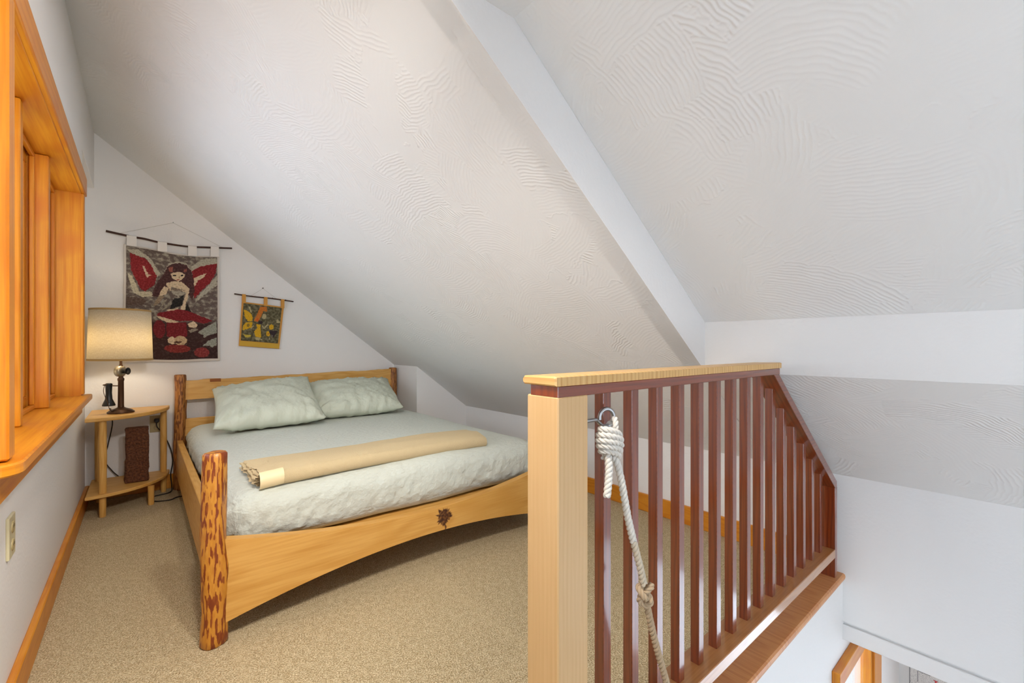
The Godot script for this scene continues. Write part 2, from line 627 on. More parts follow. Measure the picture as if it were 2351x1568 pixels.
# ---------------------------------------------------------------- the scene
const XL := -0.285     # left wall
const XU := -0.241     # left wall above the window
const XK := 2.40       # knee wall
const DB := 4.03       # wall behind the headboard
const DF := -1.9       # wall behind the camera
const LOW := -2.6      # floor of the storey below

func roof(x: float) -> float:
	return 0.443 + 0.753 * (XK - x)

func _ready():
	rng.seed = 20240611
	# camera: level, lens shifted a little up
	var cam := Camera3D.new()
	cam.name = "camera"
	cam.projection = Camera3D.PROJECTION_FRUSTUM
	cam.near = 0.05
	cam.far = 200.0
	cam.size = 0.05 * 1568.0 / 1019.0
	cam.frustum_offset = Vector2(0, 0.05 * 10.0 / 1019.0)
	cam.position = Vector3(0, 1.02, 0)
	cam.rotation.y = -atan(850.5 / 1019.0)
	add_child(cam)
	cam.current = true
	# overcast winter sky
	var we := WorldEnvironment.new()
	we.name = "environment"
	var env := Environment.new()
	env.background_mode = Environment.BG_SKY
	var sky := Sky.new()
	var ps := ProceduralSkyMaterial.new()
	ps.sky_top_color = Color(0.86, 0.93, 1.0)
	ps.sky_horizon_color = Color(0.905, 0.955, 1.0)
	ps.ground_bottom_color = Color(0.72, 0.78, 0.84)
	ps.ground_horizon_color = Color(0.80, 0.87, 0.94)
	ps.sky_energy_multiplier = 1.0
	ps.ground_energy_multiplier = 1.0
	sky.sky_material = ps
	env.sky = sky
	env.background_energy_multiplier = 2.95
	env.tonemap_mode = Environment.TONE_MAPPER_LINEAR
	env.tonemap_exposure = 2.0
	env.sdfgi_enabled = true
	env.ssao_enabled = true
	env.ssil_enabled = true
	we.environment = env
	add_child(we)

	materials()
	print("materials ", Time.get_ticks_msec())
	shell()
	eave()
	window_left()
	added_windows()
	railing()
	bed()
	nightstand_corner()
	hangings()
	small_things()
	added_ceiling_spot()
	lower_storey()
	print("done ", Time.get_ticks_msec())

func materials():
	var plaster := tex(plaster_height(768, 7))
	M.ceiling = mat(sc(237, 237, 236), 0.75)
	relief(M.ceiling, plaster, 1.1)
	M.ceiling.uv1_scale = Vector3(1 / 2.4, 1 / 2.4, 1)
	var orange := fn(11, 0.08, 3)
	var oi := orange.get_seamless_image(512, 512)
	M.wall = mat(sc(236, 234, 232), 0.8)
	relief(M.wall, tex(oi), 0.05)
	M.wall.uv1_scale = Vector3(1 / 0.8, 1 / 0.8, 1)
	# carpet
	var N := 768
	var a := fn(21, 0.16, 2)
	var b := fn(22, 0.035, 2)
	var ci := Image.create(N, N, false, Image.FORMAT_RGB8)
	var hb := PackedByteArray()
	hb.resize(N * N)
	var s1 := a.get_seamless_image(N, N)
	var s2 := b.get_seamless_image(N, N)
	for y in N:
		for x in N:
			var n := s1.get_pixel(x, y).r
			var w := s2.get_pixel(x, y).r
			var c := sc(160, 140, 104).lerp(sc(232, 215, 180), clampf((n - 0.5) * 1.5 + 0.5 + (w - 0.5) * 0.35, 0, 1))
			ci.set_pixel(x, y, c)
			hb[y * N + x] = int(clampf(n * 255, 0, 255))
	M.carpet = mat(Color.WHITE, 0.95, tex(ci), Vector3(1 / 0.75, 1 / 0.75, 1))
	M.carpet.metallic_specular = 0.15
	relief(M.carpet, tex(Image.create_from_data(N, N, false, Image.FORMAT_L8, hb)), 0.5)
	# woods
	var wu := Vector3(1.0, 4.0, 1)
	M.maple = mat(Color.WHITE, 0.42, tex(grain(sc(224, 176, 100), sc(206, 150, 70), sc(214, 158, 78), 31, 14.0)), wu)
	M.board = mat(Color.WHITE, 0.42, tex(grain(sc(216, 164, 86), sc(198, 142, 62), sc(204, 148, 66), 32, 9.0, 1024, 256, Vector2(0.5465, 0.42), 4.0)), Vector3.ONE)
	M.pine = mat(Color.WHITE, 0.35, tex(grain(sc(218, 142, 30), sc(200, 114, 16), sc(200, 110, 20), 33, 30.0, 768, 256, Vector2(-1, -1), 2.0)), wu)
	M.fir = mat(Color.WHITE, 0.45, tex(grain(sc(212, 174, 124), sc(204, 164, 112), sc(206, 166, 114), 34, 90.0, 768, 256, Vector2(-1, -1), 1.2)), wu)
	M.cap = mat(Color.WHITE, 0.4, tex(grain(sc(220, 180, 118), sc(190, 138, 72), sc(204, 158, 92), 35, 70.0, 768, 256, Vector2(-1, -1), 2.0)), wu)
	M.redwood = mat(Color.WHITE, 0.28, tex(grain(sc(134, 58, 22), sc(102, 36, 12), sc(120, 48, 18), 36, 60.0, 768, 256, Vector2(-1, -1), 2.5)), wu)
	M.redwood.clearcoat_enabled = true
	M.redwood.clearcoat = 1.0
	M.redwood.clearcoat_roughness = 0.12
	M.shoe = mat(Color.WHITE, 0.3, tex(grain(sc(190, 130, 74), sc(168, 108, 56), sc(180, 120, 64), 37, 20.0)), wu)
	M.shoe.clearcoat_enabled = true
	M.shoe.clearcoat = 1.0
	M.shoe.clearcoat_roughness = 0.15
	M.nosing = mat(Color.WHITE, 0.4, tex(grain(sc(214, 152, 98), sc(194, 126, 76), sc(170, 108, 64), 38, 16.0)), wu)
	M.base = mat(Color.WHITE, 0.4, tex(grain(sc(216, 142, 40), sc(198, 118, 26), sc(184, 104, 22), 39, 18.0)), wu)
	M.post = mat(Color.WHITE, 0.38, tex(patchy(sc(204, 142, 50), sc(186, 120, 38), sc(122, 52, 16), 41, 0.05)), Vector3(1.2, 4, 1))
	M.headpost = mat(Color.WHITE, 0.5, tex(patchy(sc(184, 124, 60), sc(160, 102, 46), sc(116, 68, 32), 45, 0.12)), Vector3(1.2, 4, 1))
	var bi := fn(51, 0.05, 4).get_seamless_image(384, 384)
	var bc := Image.create(384, 384, false, Image.FORMAT_RGB8)
	for y in 384:
		for x in 384:
			var n := bi.get_pixel(x, y).r
			var n2 := bi.get_pixel((x * 3) % 384, y).r
			bc.set_pixel(x, y, sc(62, 34, 20).lerp(sc(134, 82, 50), clampf(n * 0.7 + n2 * 0.5 - 0.1, 0, 1)))
	M.scar = mat(sc(150, 88, 44), 0.8)
	M.bark = mat(Color.WHITE, 0.9, tex(bc), Vector3(3, 3, 1))
	relief(M.bark, tex(bi), 0.8)
	# cloth
	var weave := Image.create(64, 64, false, Image.FORMAT_L8)
	for y in 64:
		for x in 64:
			var v := 0.5 + 0.25 * sin(x * TAU / 4.0) * (1 if (y / 2) % 2 else -1) + 0.25 * sin(y * TAU / 4.0)
			weave.set_pixel(x, y, Color(v, v, v))
	var wt := tex(weave)
	M.sheet = mat(sc(200, 204, 194), 0.85)
	relief(M.sheet, tex(fn(61, 0.02, 4).get_seamless_image(512, 512)), 0.35)
	M.sheet.uv1_scale = Vector3(2.5, 2.5, 1)
	M.sheet.rim_enabled = true
	M.sheet.rim = 0.2
	M.pillow = mat(sc(202, 207, 190), 0.85)
	relief(M.pillow, tex(fn(62, 0.02, 4).get_seamless_image(512, 512)), 0.3)
	M.pillow.uv1_scale = Vector3(2, 2, 1)
	M.blanket = mat(sc(216, 194, 152), 0.95)
	relief(M.blanket, tex(fn(63, 0.12, 3).get_seamless_image(384, 384)), 0.25)
	M.blanket.uv1_scale = Vector3(4, 4, 1)
	M.satin = mat(sc(236, 216, 172), 0.5)
	var sh := Image.create(256, 256, false, Image.FORMAT_RGB8)
	var shn := fn(64, 0.2, 2)
	for y in 256:
		for x in 256:
			var v := shn.get_noise_2d(x * 1.4, y * 0.25) * 0.5 + shn.get_noise_2d(x * 0.3, y * 1.6) * 0.5
			sh.set_pixel(x, y, sc(226, 214, 190).lerp(sc(244, 236, 218), clampf(0.5 + v, 0, 1)))
	M.shade = mat(Color.WHITE, 0.9, tex(sh), Vector3(4, 8, 1))
	M.shade.backlight_enabled = true
	M.shade.backlight = Color(0.95, 0.94, 0.9)
	M.shade_trim = mat(sc(186, 150, 92), 0.9)
	M.hem = mat(sc(218, 210, 200), 0.95)
	relief(M.hem, wt, 0.1)
	M.hem.uv1_scale = Vector3(20, 20, 1)
	M.white_tab = mat(sc(230, 225, 219), 0.95)
	M.ochre = mat(sc(206, 148, 70), 0.95)
	M.ochre_low = mat(sc(206, 164, 62), 0.95)
	M.twig = mat(sc(66, 42, 34), 0.9)
	M.string = mat(sc(176, 168, 158), 0.9)
	M.batik_red = mat(Color.WHITE, 0.95, tex(batik_red()))
	M.batik_gold = mat(Color.WHITE, 0.95, tex(batik_gold()))
	M.black = mat(sc(22, 20, 20), 0.3)
	M.bronze = mat(sc(86, 60, 42), 0.38)
	M.bronze.metallic = 0.7
	M.nickel = mat(sc(170, 160, 140), 0.35)
	M.nickel.metallic = 0.9
	M.steel = mat(sc(178, 180, 182), 0.36)
	M.steel.metallic = 1.0
	M.brass = mat(sc(196, 158, 84), 0.4)
	M.brass.metallic = 0.8
	M.ivory = mat(sc(206, 196, 160), 0.4)
	M.ivory_dark = mat(sc(176, 158, 112), 0.4)
	M.slot = mat(sc(40, 34, 26), 0.6)
	M.rope_pale = mat(sc(214, 208, 198), 0.95)
	M.rope_mid = mat(sc(200, 186, 164), 0.95)
	M.rope_tan = mat(sc(178, 154, 124), 0.95)
	M.cord = mat(sc(34, 26, 22), 0.5)
	M.glass = mat(Color(0.95, 0.98, 1.0, 0.06), 0.02)
	M.glass.transparency = BaseMaterial3D.TRANSPARENCY_ALPHA
	M.snow = mat(sc(232, 232, 232), 0.9)
	M.lowfloor = mat(Color.WHITE, 0.4, tex(grain(sc(196, 160, 110), sc(178, 138, 88), sc(186, 146, 96), 40, 18.0)), wu)
	M.vinyl = mat(sc(226, 226, 224), 0.5)
	M.paper = mat(Color.WHITE, 0.7, tex(poster_print()))
	M.redink = mat(sc(206, 60, 66), 0.7)
	M.branch = mat(sc(92, 84, 80), 0.95)
	M.lens = mat(sc(250, 246, 238), 0.4)
	M.lens.emission_enabled = true
	M.lens.emission = Color(1.0, 0.97, 0.93)
	M.lens.emission_energy_multiplier = 3.0
	M.bulb = mat(sc(255, 240, 214), 0.4)
	M.bulb.emission_enabled = true
	M.bulb.emission = Color(1.0, 0.78, 0.5)
	M.bulb.emission_energy_multiplier = 1.0

# ---------------------------------------------------------------- walls, floors, ceilings
func shell():
	# loft floor with its carpet
	var m := mb()
	bx(m, Vector3(XL, -0.29, 0.715), Vector3(XK, 0, DB))
	bx(m, Vector3(0.60, -0.29, 0.70), Vector3(XK, -0.022, 0.715))
	bx(m, Vector3(XL, -0.29, -1.2), Vector3(0.60, 0, 0.715))
	struct("floor", m, M.carpet, "beige looped carpet on the loft floor")
	# left wall with the window hole
	var hy0 := 0.74
	var hy1 := 1.82
	var h0 := 1.47
	var h1 := 3.18
	m = mb()
	var o := XL - 0.22
	bx(m, Vector3(o, LOW, DF), Vector3(XL, 0.25, h0))
	bx(m, Vector3(o, 1.85, DF), Vector3(XL, 2.75, h0))
	bx(m, Vector3(o, 0.25, DF), Vector3(XL, 1.85, -1.85))
	bx(m, Vector3(o, 0.25, -0.20), Vector3(XL, 1.85, h0))
	bx(m, Vector3(o, -0.3, h1), Vector3(XL, 2.75, DB + 0.2))
	bx(m, Vector3(o, -0.3, h0), Vector3(XL, hy0, h1))
	bx(m, Vector3(o, hy1, h0), Vector3(XL, 2.75, h1))
	var wl := struct("wall_left", m, M.wall, "white window wall beside the bed")
	m = mb()
	bx(m, Vector3(XL, 1.90, DF), Vector3(XU, 2.7, 3.26))
	bx(m, Vector3(XL, 2.063, 3.26), Vector3(XU, 2.7, DB), 0.002)
	struct("header", m, M.wall, "", wl)
	# wall behind the bed, with the boxed-out corner
	m = mb()
	prism(m, PackedVector2Array([Vector2(XL - 0.2, -0.3), Vector2(2.6, -0.3), Vector2(2.6, roof(2.6) + 0.05), Vector2(XL - 0.2, roof(XL - 0.2) + 0.05)]), DB, DB + 0.2)
	struct("wall_back", m, M.wall, "white gable wall behind the headboard")
	m = mb()
	prism(m, PackedVector2Array([Vector2(1.8765, 0), Vector2(XK, 0), Vector2(XK, roof(XK) + 0.02), Vector2(1.8765, roof(1.8765) + 0.02)]), 3.567, DB)
	struct("wall_corner", m, M.wall, "white boxed-out corner beside the headboard")
	# knee wall under the eave; toward the stair it hangs down as a header with a reveal line
	m = mb()
	bx(m, Vector3(XK, -0.207, DF), Vector3(XK + 0.12, 0.50, DB))
	bx(m, Vector3(XK + 0.018, -0.222, DF), Vector3(XK + 0.12, -0.207, 0.58))
	struct("wall_right", m, M.wall, "low white knee wall under the sloped ceiling")
	m = mb()
	bx(m, Vector3(XK + 0.002, -0.29, DF), Vector3(XK + 0.12, -0.222, 0.585), 0.003)
	struct("trim_2", m, M.wall, "white strip along the bottom of the stairwell header")
	# main sloped ceiling, cut away for the raised bay over the stair
	m = mb()
	for seg in [[-0.6, 2.6, 0.8925, DB + 0.2], [-0.6, 0.492, DF, 0.89], [1.7712, 2.6, DF, 0.89]]:
		slope(m, seg[0], seg[1], seg[2], seg[3], 0.0, 0.16)
	struct("ceiling", m, M.ceiling, "white trowel-textured sloped ceiling")
	m = mb()
	slope_at(m, 0.7495, 1.879, 1.7705, 1.1164, DF, 0.889, 0.1)
	var a := P(0.42, 1.879, DF)
	var b := P(0.7495, 1.879, DF)
	var c := P(0.7495, 1.879, 0.95)
	var d := P(0.42, 1.879, 0.95)
	m.quad(a, b, c, d, Vector3.DOWN, Vector2(0, 0), Vector2(0.33, 0), Vector2(0.33, 4), Vector2(0, 4))
	bx(m, Vector3(0.42, 1.882, DF), Vector3(0.76, 1.98, 0.95))
	struct("ceiling_bay", m, M.ceiling, "white trowel-textured ceiling of the raised bay")
	m = mb()
	prism(m, PackedVector2Array([Vector2(0.45, roof(0.45)), Vector2(1.80, roof(1.80)), Vector2(1.80, 1.15), Vector2(1.771, 1.16), Vector2(0.7495, 1.93), Vector2(0.45, 1.93)]), 0.8895, 0.97)
	struct("wall_bay", m, M.wall, "narrow white face between the two sloped ceilings")
	m = mb()
	bx(m, Vector3(1.771, 0.917, DF), Vector3(1.80, 1.16, 0.889))
	struct("wall_bay_side", m, M.wall, "upright white strip wall below the raised bay ceiling")
	# baseboards
	m = mb()
	bx(m, Vector3(XL, 0, 0.3), Vector3(-0.265, 0.10, DB), 0.003, 2)
	struct("baseboard_left", m, M.base, "orange pine baseboard along the window wall")
	m = mb()
	bx(m, Vector3(-0.265, 0, DB - 0.018), Vector3(1.8765, 0.10, DB), 0.003, 0)
	struct("baseboard_back", m, M.base, "orange pine baseboard along the gable wall")
	m = mb()
	bx(m, Vector3(XK - 0.018, 0, 0.60), Vector3(XK, 0.105, 3.567), 0.003, 2)
	struct("baseboard_right", m, M.base, "orange pine baseboard along the knee wall")
	# wall behind the camera with the added gable window, and the stairwell walls
	m = mb()
	bx(m, Vector3(XL - 0.2, LOW, DF - 0.2), Vector3(0.70, 2.75, DF))
	bx(m, Vector3(2.24, LOW, DF - 0.2), Vector3(3.7, 1.2, DF))
	bx(m, Vector3(0.70, LOW, DF - 0.2), Vector3(2.24, -0.5, DF))
	bx(m, Vector3(0.70, 0.72, DF - 0.2), Vector3(2.24, 2.4, DF))
	struct("wall_front", m, M.wall, "white wall behind the camera around the added gable window")
	m = mb()
	bx(m, Vector3(0.52, LOW, -1.2), Vector3(0.60, 0, 0.60))
	struct("wall_landing", m, M.wall, "white wall under the loft landing")

func slope(m: MB, x0: float, x1: float, d0: float, d1: float, up: float, thick: float):
	slope_at(m, x0, roof(x0) + up, x1, roof(x1) + up, d0, d1, thick)

# slab whose underside runs from (x0, y0) to (x1, y1); uv in metres along depth and slope
func slope_at(m: MB, x0: float, y0: float, x1: float, y1: float, d0: float, d1: float, t: float):
	var l := Vector2(x0, y0).distance_to(Vector2(x1, y1))
	var v0 := Vector2(x0, 0).x * 1.25
	var q := [P(x0, y0, d0), P(x1, y1, d0), P(x1, y1, d1), P(x0, y0, d1)]
	var u := Vector3(0, t, 0)
	m.quad(q[0], q[1], q[2], q[3], Vector3.DOWN, Vector2(d0, v0), Vector2(d0, v0 + l), Vector2(d1, v0 + l), Vector2(d1, v0))
	m.quad(q[0] + u, q[1] + u, q[2] + u, q[3] + u, Vector3.UP)
	m.quad(q[0], q[1], q[1] + u, q[0] + u, Vector3.BACK)
	m.quad(q[3], q[2], q[2] + u, q[3] + u, Vector3.FORWARD)
	m.quad(q[0], q[3], q[3] + u, q[0] + u, Vector3.LEFT)
	m.quad(q[1], q[2], q[2] + u, q[1] + u, Vector3.RIGHT)

func eave():  # unseen overhang, added to weaken the sky light through the bedside window
	var m := mb()
	bx(m, Vector3(-1.6, 1.90, 0.9), Vector3(-0.505, 2.0, 3.9), 0.004, 2)
	struct("added_trim_3", m, M.vinyl, "added white board outside, cutting the sky light at the bedside window")

# a glazed wooden sash standing in a plane of constant x, with its pane
func sash_x(parent: Node, x0: float, x1: float, y0: float, y1: float, d0: float, d1: float, w: float, mt: Material):
	var m := mb()
	bx(m, Vector3(x0, y0, d0), Vector3(x1, y0 + w, d1), 0.004, 2)
	bx(m, Vector3(x0, y1 - w, d0), Vector3(x1, y1, d1), 0.004, 2)
	bx(m, Vector3(x0, y0 + w, d0), Vector3(x1, y1 - w, d0 + w), 0.004, 1)
	bx(m, Vector3(x0, y0 + w, d1 - w), Vector3(x1, y1 - w, d1), 0.004, 1)
	var s := obj("sash", m, mt, parent)
	m = mb()
	var xm := (x0 + x1) / 2
	bx(m, Vector3(xm - 0.003, y0 + w * 0.6, d0 + w * 0.6), Vector3(xm + 0.003, y1 - w * 0.6, d1 - w * 0.6))
	obj("pane", m, M.glass, s)

func window_left():
	var y0 := 0.765
	var y1 := 1.797
	var d0 := 1.50
	var d1 := 3.15
	# frame: jambs, head and stool board
	var m := mb()
	bx(m, Vector3(-0.505, y0 - 0.02, d0 - 0.025), Vector3(-0.236, y1 + 0.02, d0), 0.002, 1)
	bx(m, Vector3(-0.505, y0 - 0.02, d1), Vector3(-0.236, y1 + 0.02, d1 + 0.025), 0.002, 1)
	bx(m, Vector3(-0.505, y1, d0), Vector3(-0.236, y1 + 0.02, d1), 0.002, 2)
	var w := struct("window_1", m, M.pine, "orange pine window frame of three casements beside the bed")
	# casing
	m = mb()
	bx(m, Vector3(XL, 1.800, 1.36), Vector3(-0.220, 1.896, 3.222), 0.004, 2)
	obj("head_casing", m, M.pine, w)
	m = mb()
	bx(m, Vector3(XL, 0.77, 1.44), Vector3(-0.221, 1.800, 1.4995), 0.004, 1)
	obj("side_casing", m, M.pine, w)
	m = mb()
	bx(m, Vector3(XL, 0.77, 3.1505), Vector3(-0.226, 1.800, 3.20), 0.004, 1)
	obj("side_casing", m, M.pine, w)
	# stool with a rounded near corner, and the apron under it
	m = mb()
	var poly := PackedVector2Array([Vector2(-0.50, 3.14), Vector2(-0.285, 3.14), Vector2(-0.285, 3.24), Vector2(-0.212, 3.24), Vector2(-0.20, 3.228)])
	for k in 9:
		var a := k / 8.0 * PI / 2
		poly.append(Vector2(-0.26 + 0.06 * cos(a), 1.46 - 0.06 * sin(a)))
	poly.append_array([Vector2(-0.285, 1.40), Vector2(-0.285, 1.51), Vector2(-0.50, 1.51)])
	prism(m, poly, 0.738, 0.766, "y", false, 0.004)
	obj("sill", m, M.pine, w)
	m = mb()
	bx(m, Vector3(XL, 0.668, 1.45), Vector3(-0.238, 0.737, 3.225), 0.004, 2)
	obj("apron", m, M.pine, w)
	# mullions and sashes
	var ds := [d0, 2.05, 2.60, d1]
	for k in [1, 2]:
		m = mb()
		bx(m, Vector3(-0.45, y0 + 0.002, ds[k]), Vector3(-0.291, y1 - 0.002, ds[k] + 0.045), 0.003, 1)
		obj("mullion", m, M.pine, w)
	for k in 3:
		var a: float = ds[k] + (0.045 if k else 0.0)
		var b: float = ds[k + 1]
		# stops in front of the sash
		m = mb()
		bx(m, Vector3(-0.345, y0, a), Vector3(-0.33, y0 + 0.018, b), 0.003, 2)
		bx(m, Vector3(-0.345, y1 - 0.018, a), Vector3(-0.33, y1, b), 0.003, 2)
		bx(m, Vector3(-0.345, y0 + 0.018, b - 0.014), Vector3(-0.33, y1 - 0.018, b), 0.003, 1)
		obj("stop", m, M.pine, w)
		sash_x(w, -0.40, -0.352, y0 + 0.004, y1 - 0.004, a + 0.004, b - 0.004, 0.05, M.pine)
	# casement lock and crank on the near sash post
	m = mb()
	tube(m, curve([P(-0.345, 0.785, 1.80), P(-0.32, 0.80, 1.80), P(-0.30, 0.802, 1.83), P(-0.285, 0.79, 1.86)]), 0.006, 8)
	obj("crank", m, M.brass, w)
	m = mb()
	bx(m, Vector3(-0.352, 0.90, 1.99), Vector3(-0.325, 0.96, 2.005), 0.004)
	obj("latch", m, M.brass, w)

func added_windows():
	# added gable window behind the camera, sized for the daylight it lets in
	var m := mb()
	for x in [0.70, 1.44, 2.18]:
		bx(m, Vector3(x, -0.5, DF - 0.14), Vector3(x + 0.06, 0.72, DF - 0.04), 0.004, 1)
	for y in [-0.50, 0.66]:
		for x in [0.76, 1.50]:
			bx(m, Vector3(x, y, DF - 0.14), Vector3(x + 0.68, y + 0.06, DF - 0.04), 0.004, 0)
	var w := struct("added_window_3", m, M.pine, "added pine gable window behind the camera, for daylight")
	for x in [0.76, 1.50]:
		m = mb()
		bx(m, Vector3(x, -0.44, DF - 0.092), Vector3(x + 0.68, 0.66, DF - 0.086))
		obj("pane", m, M.glass, w)
	# unseen window added in the left wall to brighten the right side
	m = mb()
	for d in [-1.85, -1.05, -0.25]:
		bx(m, Vector3(XL - 0.14, 0.25, d), Vector3(XL - 0.04, 1.85, d + 0.05), 0.004, 1)
	for y in [0.25, 1.80]:
		for d in [-1.80, -1.00]:
			bx(m, Vector3(XL - 0.14, y, d), Vector3(XL - 0.04, y + 0.05, d + 0.75), 0.004, 2)
	w = struct("added_window_5", m, M.pine, "added pine window in the left wall behind the camera, for daylight")
	for d in [-1.80, -1.00]:
		m = mb()
		bx(m, Vector3(XL - 0.093, 0.30, d), Vector3(XL - 0.087, 1.80, d + 0.75))
		obj("pane", m, M.glass, w)

# ---------------------------------------------------------------- railing with its rope
func railing():
	var r := thing("railing", "red-brown loft railing with square balusters and pale newel post", "railing", P(1.5, 0, 0.625))
	var m := mb()
	bx(m, Vector3(0.598, 0.007, 0.582), Vector3(0.684, 0.923, 0.669), 0.0025, 1)
	var newel := obj("newel_post", m, M.fir, r)
	newel.set_meta("label", "pale fir newel post")
	# cap with rounded ends and the sub-rail below it
	m = mb()
	var prof := PackedVector2Array([Vector2(0.582, 0.9435), Vector2(0.672, 0.9435), Vector2(0.677, 0.9475), Vector2(0.678, 0.954), Vector2(0.672, 0.9605), Vector2(0.588, 0.9625), Vector2(0.582, 0.9605)])
	prism(m, prof, 0.592, 1.705, "x", true, 0.003)
	obj("handrail_cap", m, M.cap, r).set_meta("label", "pale bullnosed handrail cap")
	m = mb()
	bx(m, Vector3(0.599, 0.9215, 0.583), Vector3(1.69, 0.9437, 0.660), 0.0015, 0)
	obj("sub_rail", m, M.redwood, r)
	# sloped rail and the end post against the wall
	var sl := (0.923 - 0.425) / (2.347 - 1.685)
	m = mb()
	prism(m, PackedVector2Array([Vector2(1.640, 0.9216), Vector2(1.686, 0.9216), Vector2(2.349, 0.425), Vector2(2.349, 0.381)]), 0.583, 0.662, "d", true, 0.0015)
	obj("sloped_rail", m, M.redwood, r)
	m = mb()
	bx(m, Vector3(2.322, 0.007, 0.583), Vector3(2.352, 0.40, 0.667), 0.0015, 1)
	obj("end_post", m, M.redwood, r)
	# shoe rail
	m = mb()
	bx(m, Vector3(0.684, 0.095, 0.582), Vector3(2.322, 0.132, 0.669), 0.002, 0)
	obj("shoe_rail", m, M.shoe, r).set_meta("label", "honey-coloured bottom rail")
	for k in 15:
		var x1 := 0.797 + 0.1043 * k
		var x0 := x1 - 0.0265
		var t0 := minf(0.9215, 0.9216 - sl * (x0 - 1.640) * 0.98)
		var t1 := minf(0.9215, 0.9216 - sl * (x1 - 1.640) * 0.98)
		m = mb()
		prism(m, PackedVector2Array([Vector2(x0, 0.132), Vector2(x1, 0.132), Vector2(x1, t1), Vector2(x0, t0)]), 0.613, 0.6385, "d", false, 0.0012)
		obj("baluster", m, M.redwood, r)
	# nosing board at the floor edge
	m = mb()
	var np := PackedVector2Array([Vector2(0.715, -0.022), Vector2(0.715, 0.004), Vector2(0.712, 0.007), Vector2(0.572, 0.007), Vector2(0.566, 0.003), Vector2(0.564, -0.006), Vector2(0.566, -0.016), Vector2(0.572, -0.022)])
	prism(m, np, 0.60, XK, "x")
	struct("trim_1", m, M.nosing, "brown wooden nosing board along the loft edge")
	# screw eye in the newel
	var e := thing("screw_eye", "steel screw eye holding the rope on the newel", "hook", P(0.755, 0.83, 0.60))
	m = mb()
	var c := P(0.757, 0.868, 0.592)
	var ring := []
	for k in 22:
		var a := PI * 1.06 - TAU * 0.93 * k / 21.0
		ring.append(c + Vector3(cos(a) * 0.0175, sin(a) * 0.0185, 0.006 * cos(a) - 0.006 * float(k) / 21.0))
	tube(m, curve(ring, 0.002), 0.0042, 12)
	obj("eye", m, M.steel, e)
	m = mb()
	tube(m, curve([P(0.684, 0.866, 0.598), P(0.722, 0.866, 0.598), P(0.733, 0.863, 0.600), P(0.746, 0.853, 0.598)], 0.003), 0.0038, 10)
	obj("shank", m, M.steel, e)
	# the rope
	var rp := thing("rope", "natural twisted rope knotted to the steel eye on the newel", "rope", P(0.78, 0.2, 0.55))
	m = mb()
	var path := []
	path.append(P(0.762, 0.846, 0.600)); path.append(P(0.770, 0.858, 0.590)); path.append(P(0.764, 0.866, 0.578)); path.append(P(0.756, 0.850, 0.570))
	var turns := 5.2
	for k in 74:
		var t := k / 73.0
		var a := 0.6 + t * turns * TAU
		var rr := 0.0185 + 0.007 * sin(PI * clampf(t * 1.1, 0, 1))
		var y := 0.848 - 0.058 * t
		path.append(P(0.741 + cos(a) * rr * 1.12 + 0.004 * t, y - cos(a - 0.5) * 0.0085, 0.575 + sin(a) * rr * 0.8))
	rope_on(m, curve(path, 0.003), 0.0062, 0.03)
	obj("hitch", m, M.rope_pale, rp)
	m = mb()
	rope_on(m, curve([P(0.733, 0.800, 0.572), P(0.729, 0.775, 0.566), P(0.722, 0.745, 0.562), P(0.715, 0.718, 0.560)], 0.003), 0.0078, 0.03)
	obj("tail", m, M.rope_pale, rp)
	# the long run is pale above and tan below
	m = mb()
	var run := curve([P(0.750, 0.795, 0.572), P(0.758, 0.772, 0.566), P(0.766, 0.735, 0.562), P(0.778, 0.665, 0.556), P(0.792, 0.61, 0.552)], 0.003)
	rope_on(m, run, 0.0078, 0.032)
	obj("upper_run", m, M.rope_pale, rp)
	m = mb()
	rope_on(m, curve([P(0.792, 0.611, 0.552), P(0.808, 0.558, 0.548), P(0.822, 0.512, 0.546)], 0.003), 0.0076, 0.032)
	obj("middle_run", m, M.rope_mid, rp)
	m = mb()
	rope_on(m, curve([P(0.830, 0.470, 0.545), P(0.845, 0.415, 0.543), P(0.868, 0.345, 0.540), P(0.890, 0.285, 0.537), P(0.905, 0.235, 0.535)], 0.003), 0.0076, 0.032)
	obj("lower_run", m, M.rope_tan, rp)
	for kc in [P(0.826, 0.490, 0.546), P(0.910, 0.222, 0.535)]:
		m = mb()
		var kp := []
		for k in 40:
			var t := TAU * k / 39.0 * 0.985 + 0.4
			kp.append(kc + Vector3((sin(t) + 1.5 * sin(2 * t)) * 0.0082, (cos(t) - 1.7 * cos(2 * t)) * 0.0088, -sin(3 * t) * 0.009))
		rope_on(m, curve(kp, 0.0025), 0.0066, 0.03)
		obj("knot", m, M.rope_tan, rp)
	m = mb()
	rope_on(m, curve([P(0.912, 0.205, 0.535), P(0.925, 0.12, 0.525), P(0.94, -0.05, 0.515), P(0.95, -0.6, 0.51), P(0.95, -1.9, 0.51)], 0.004), 0.0076, 0.032)
	obj("hanging_end", m, M.rope_tan, rp)

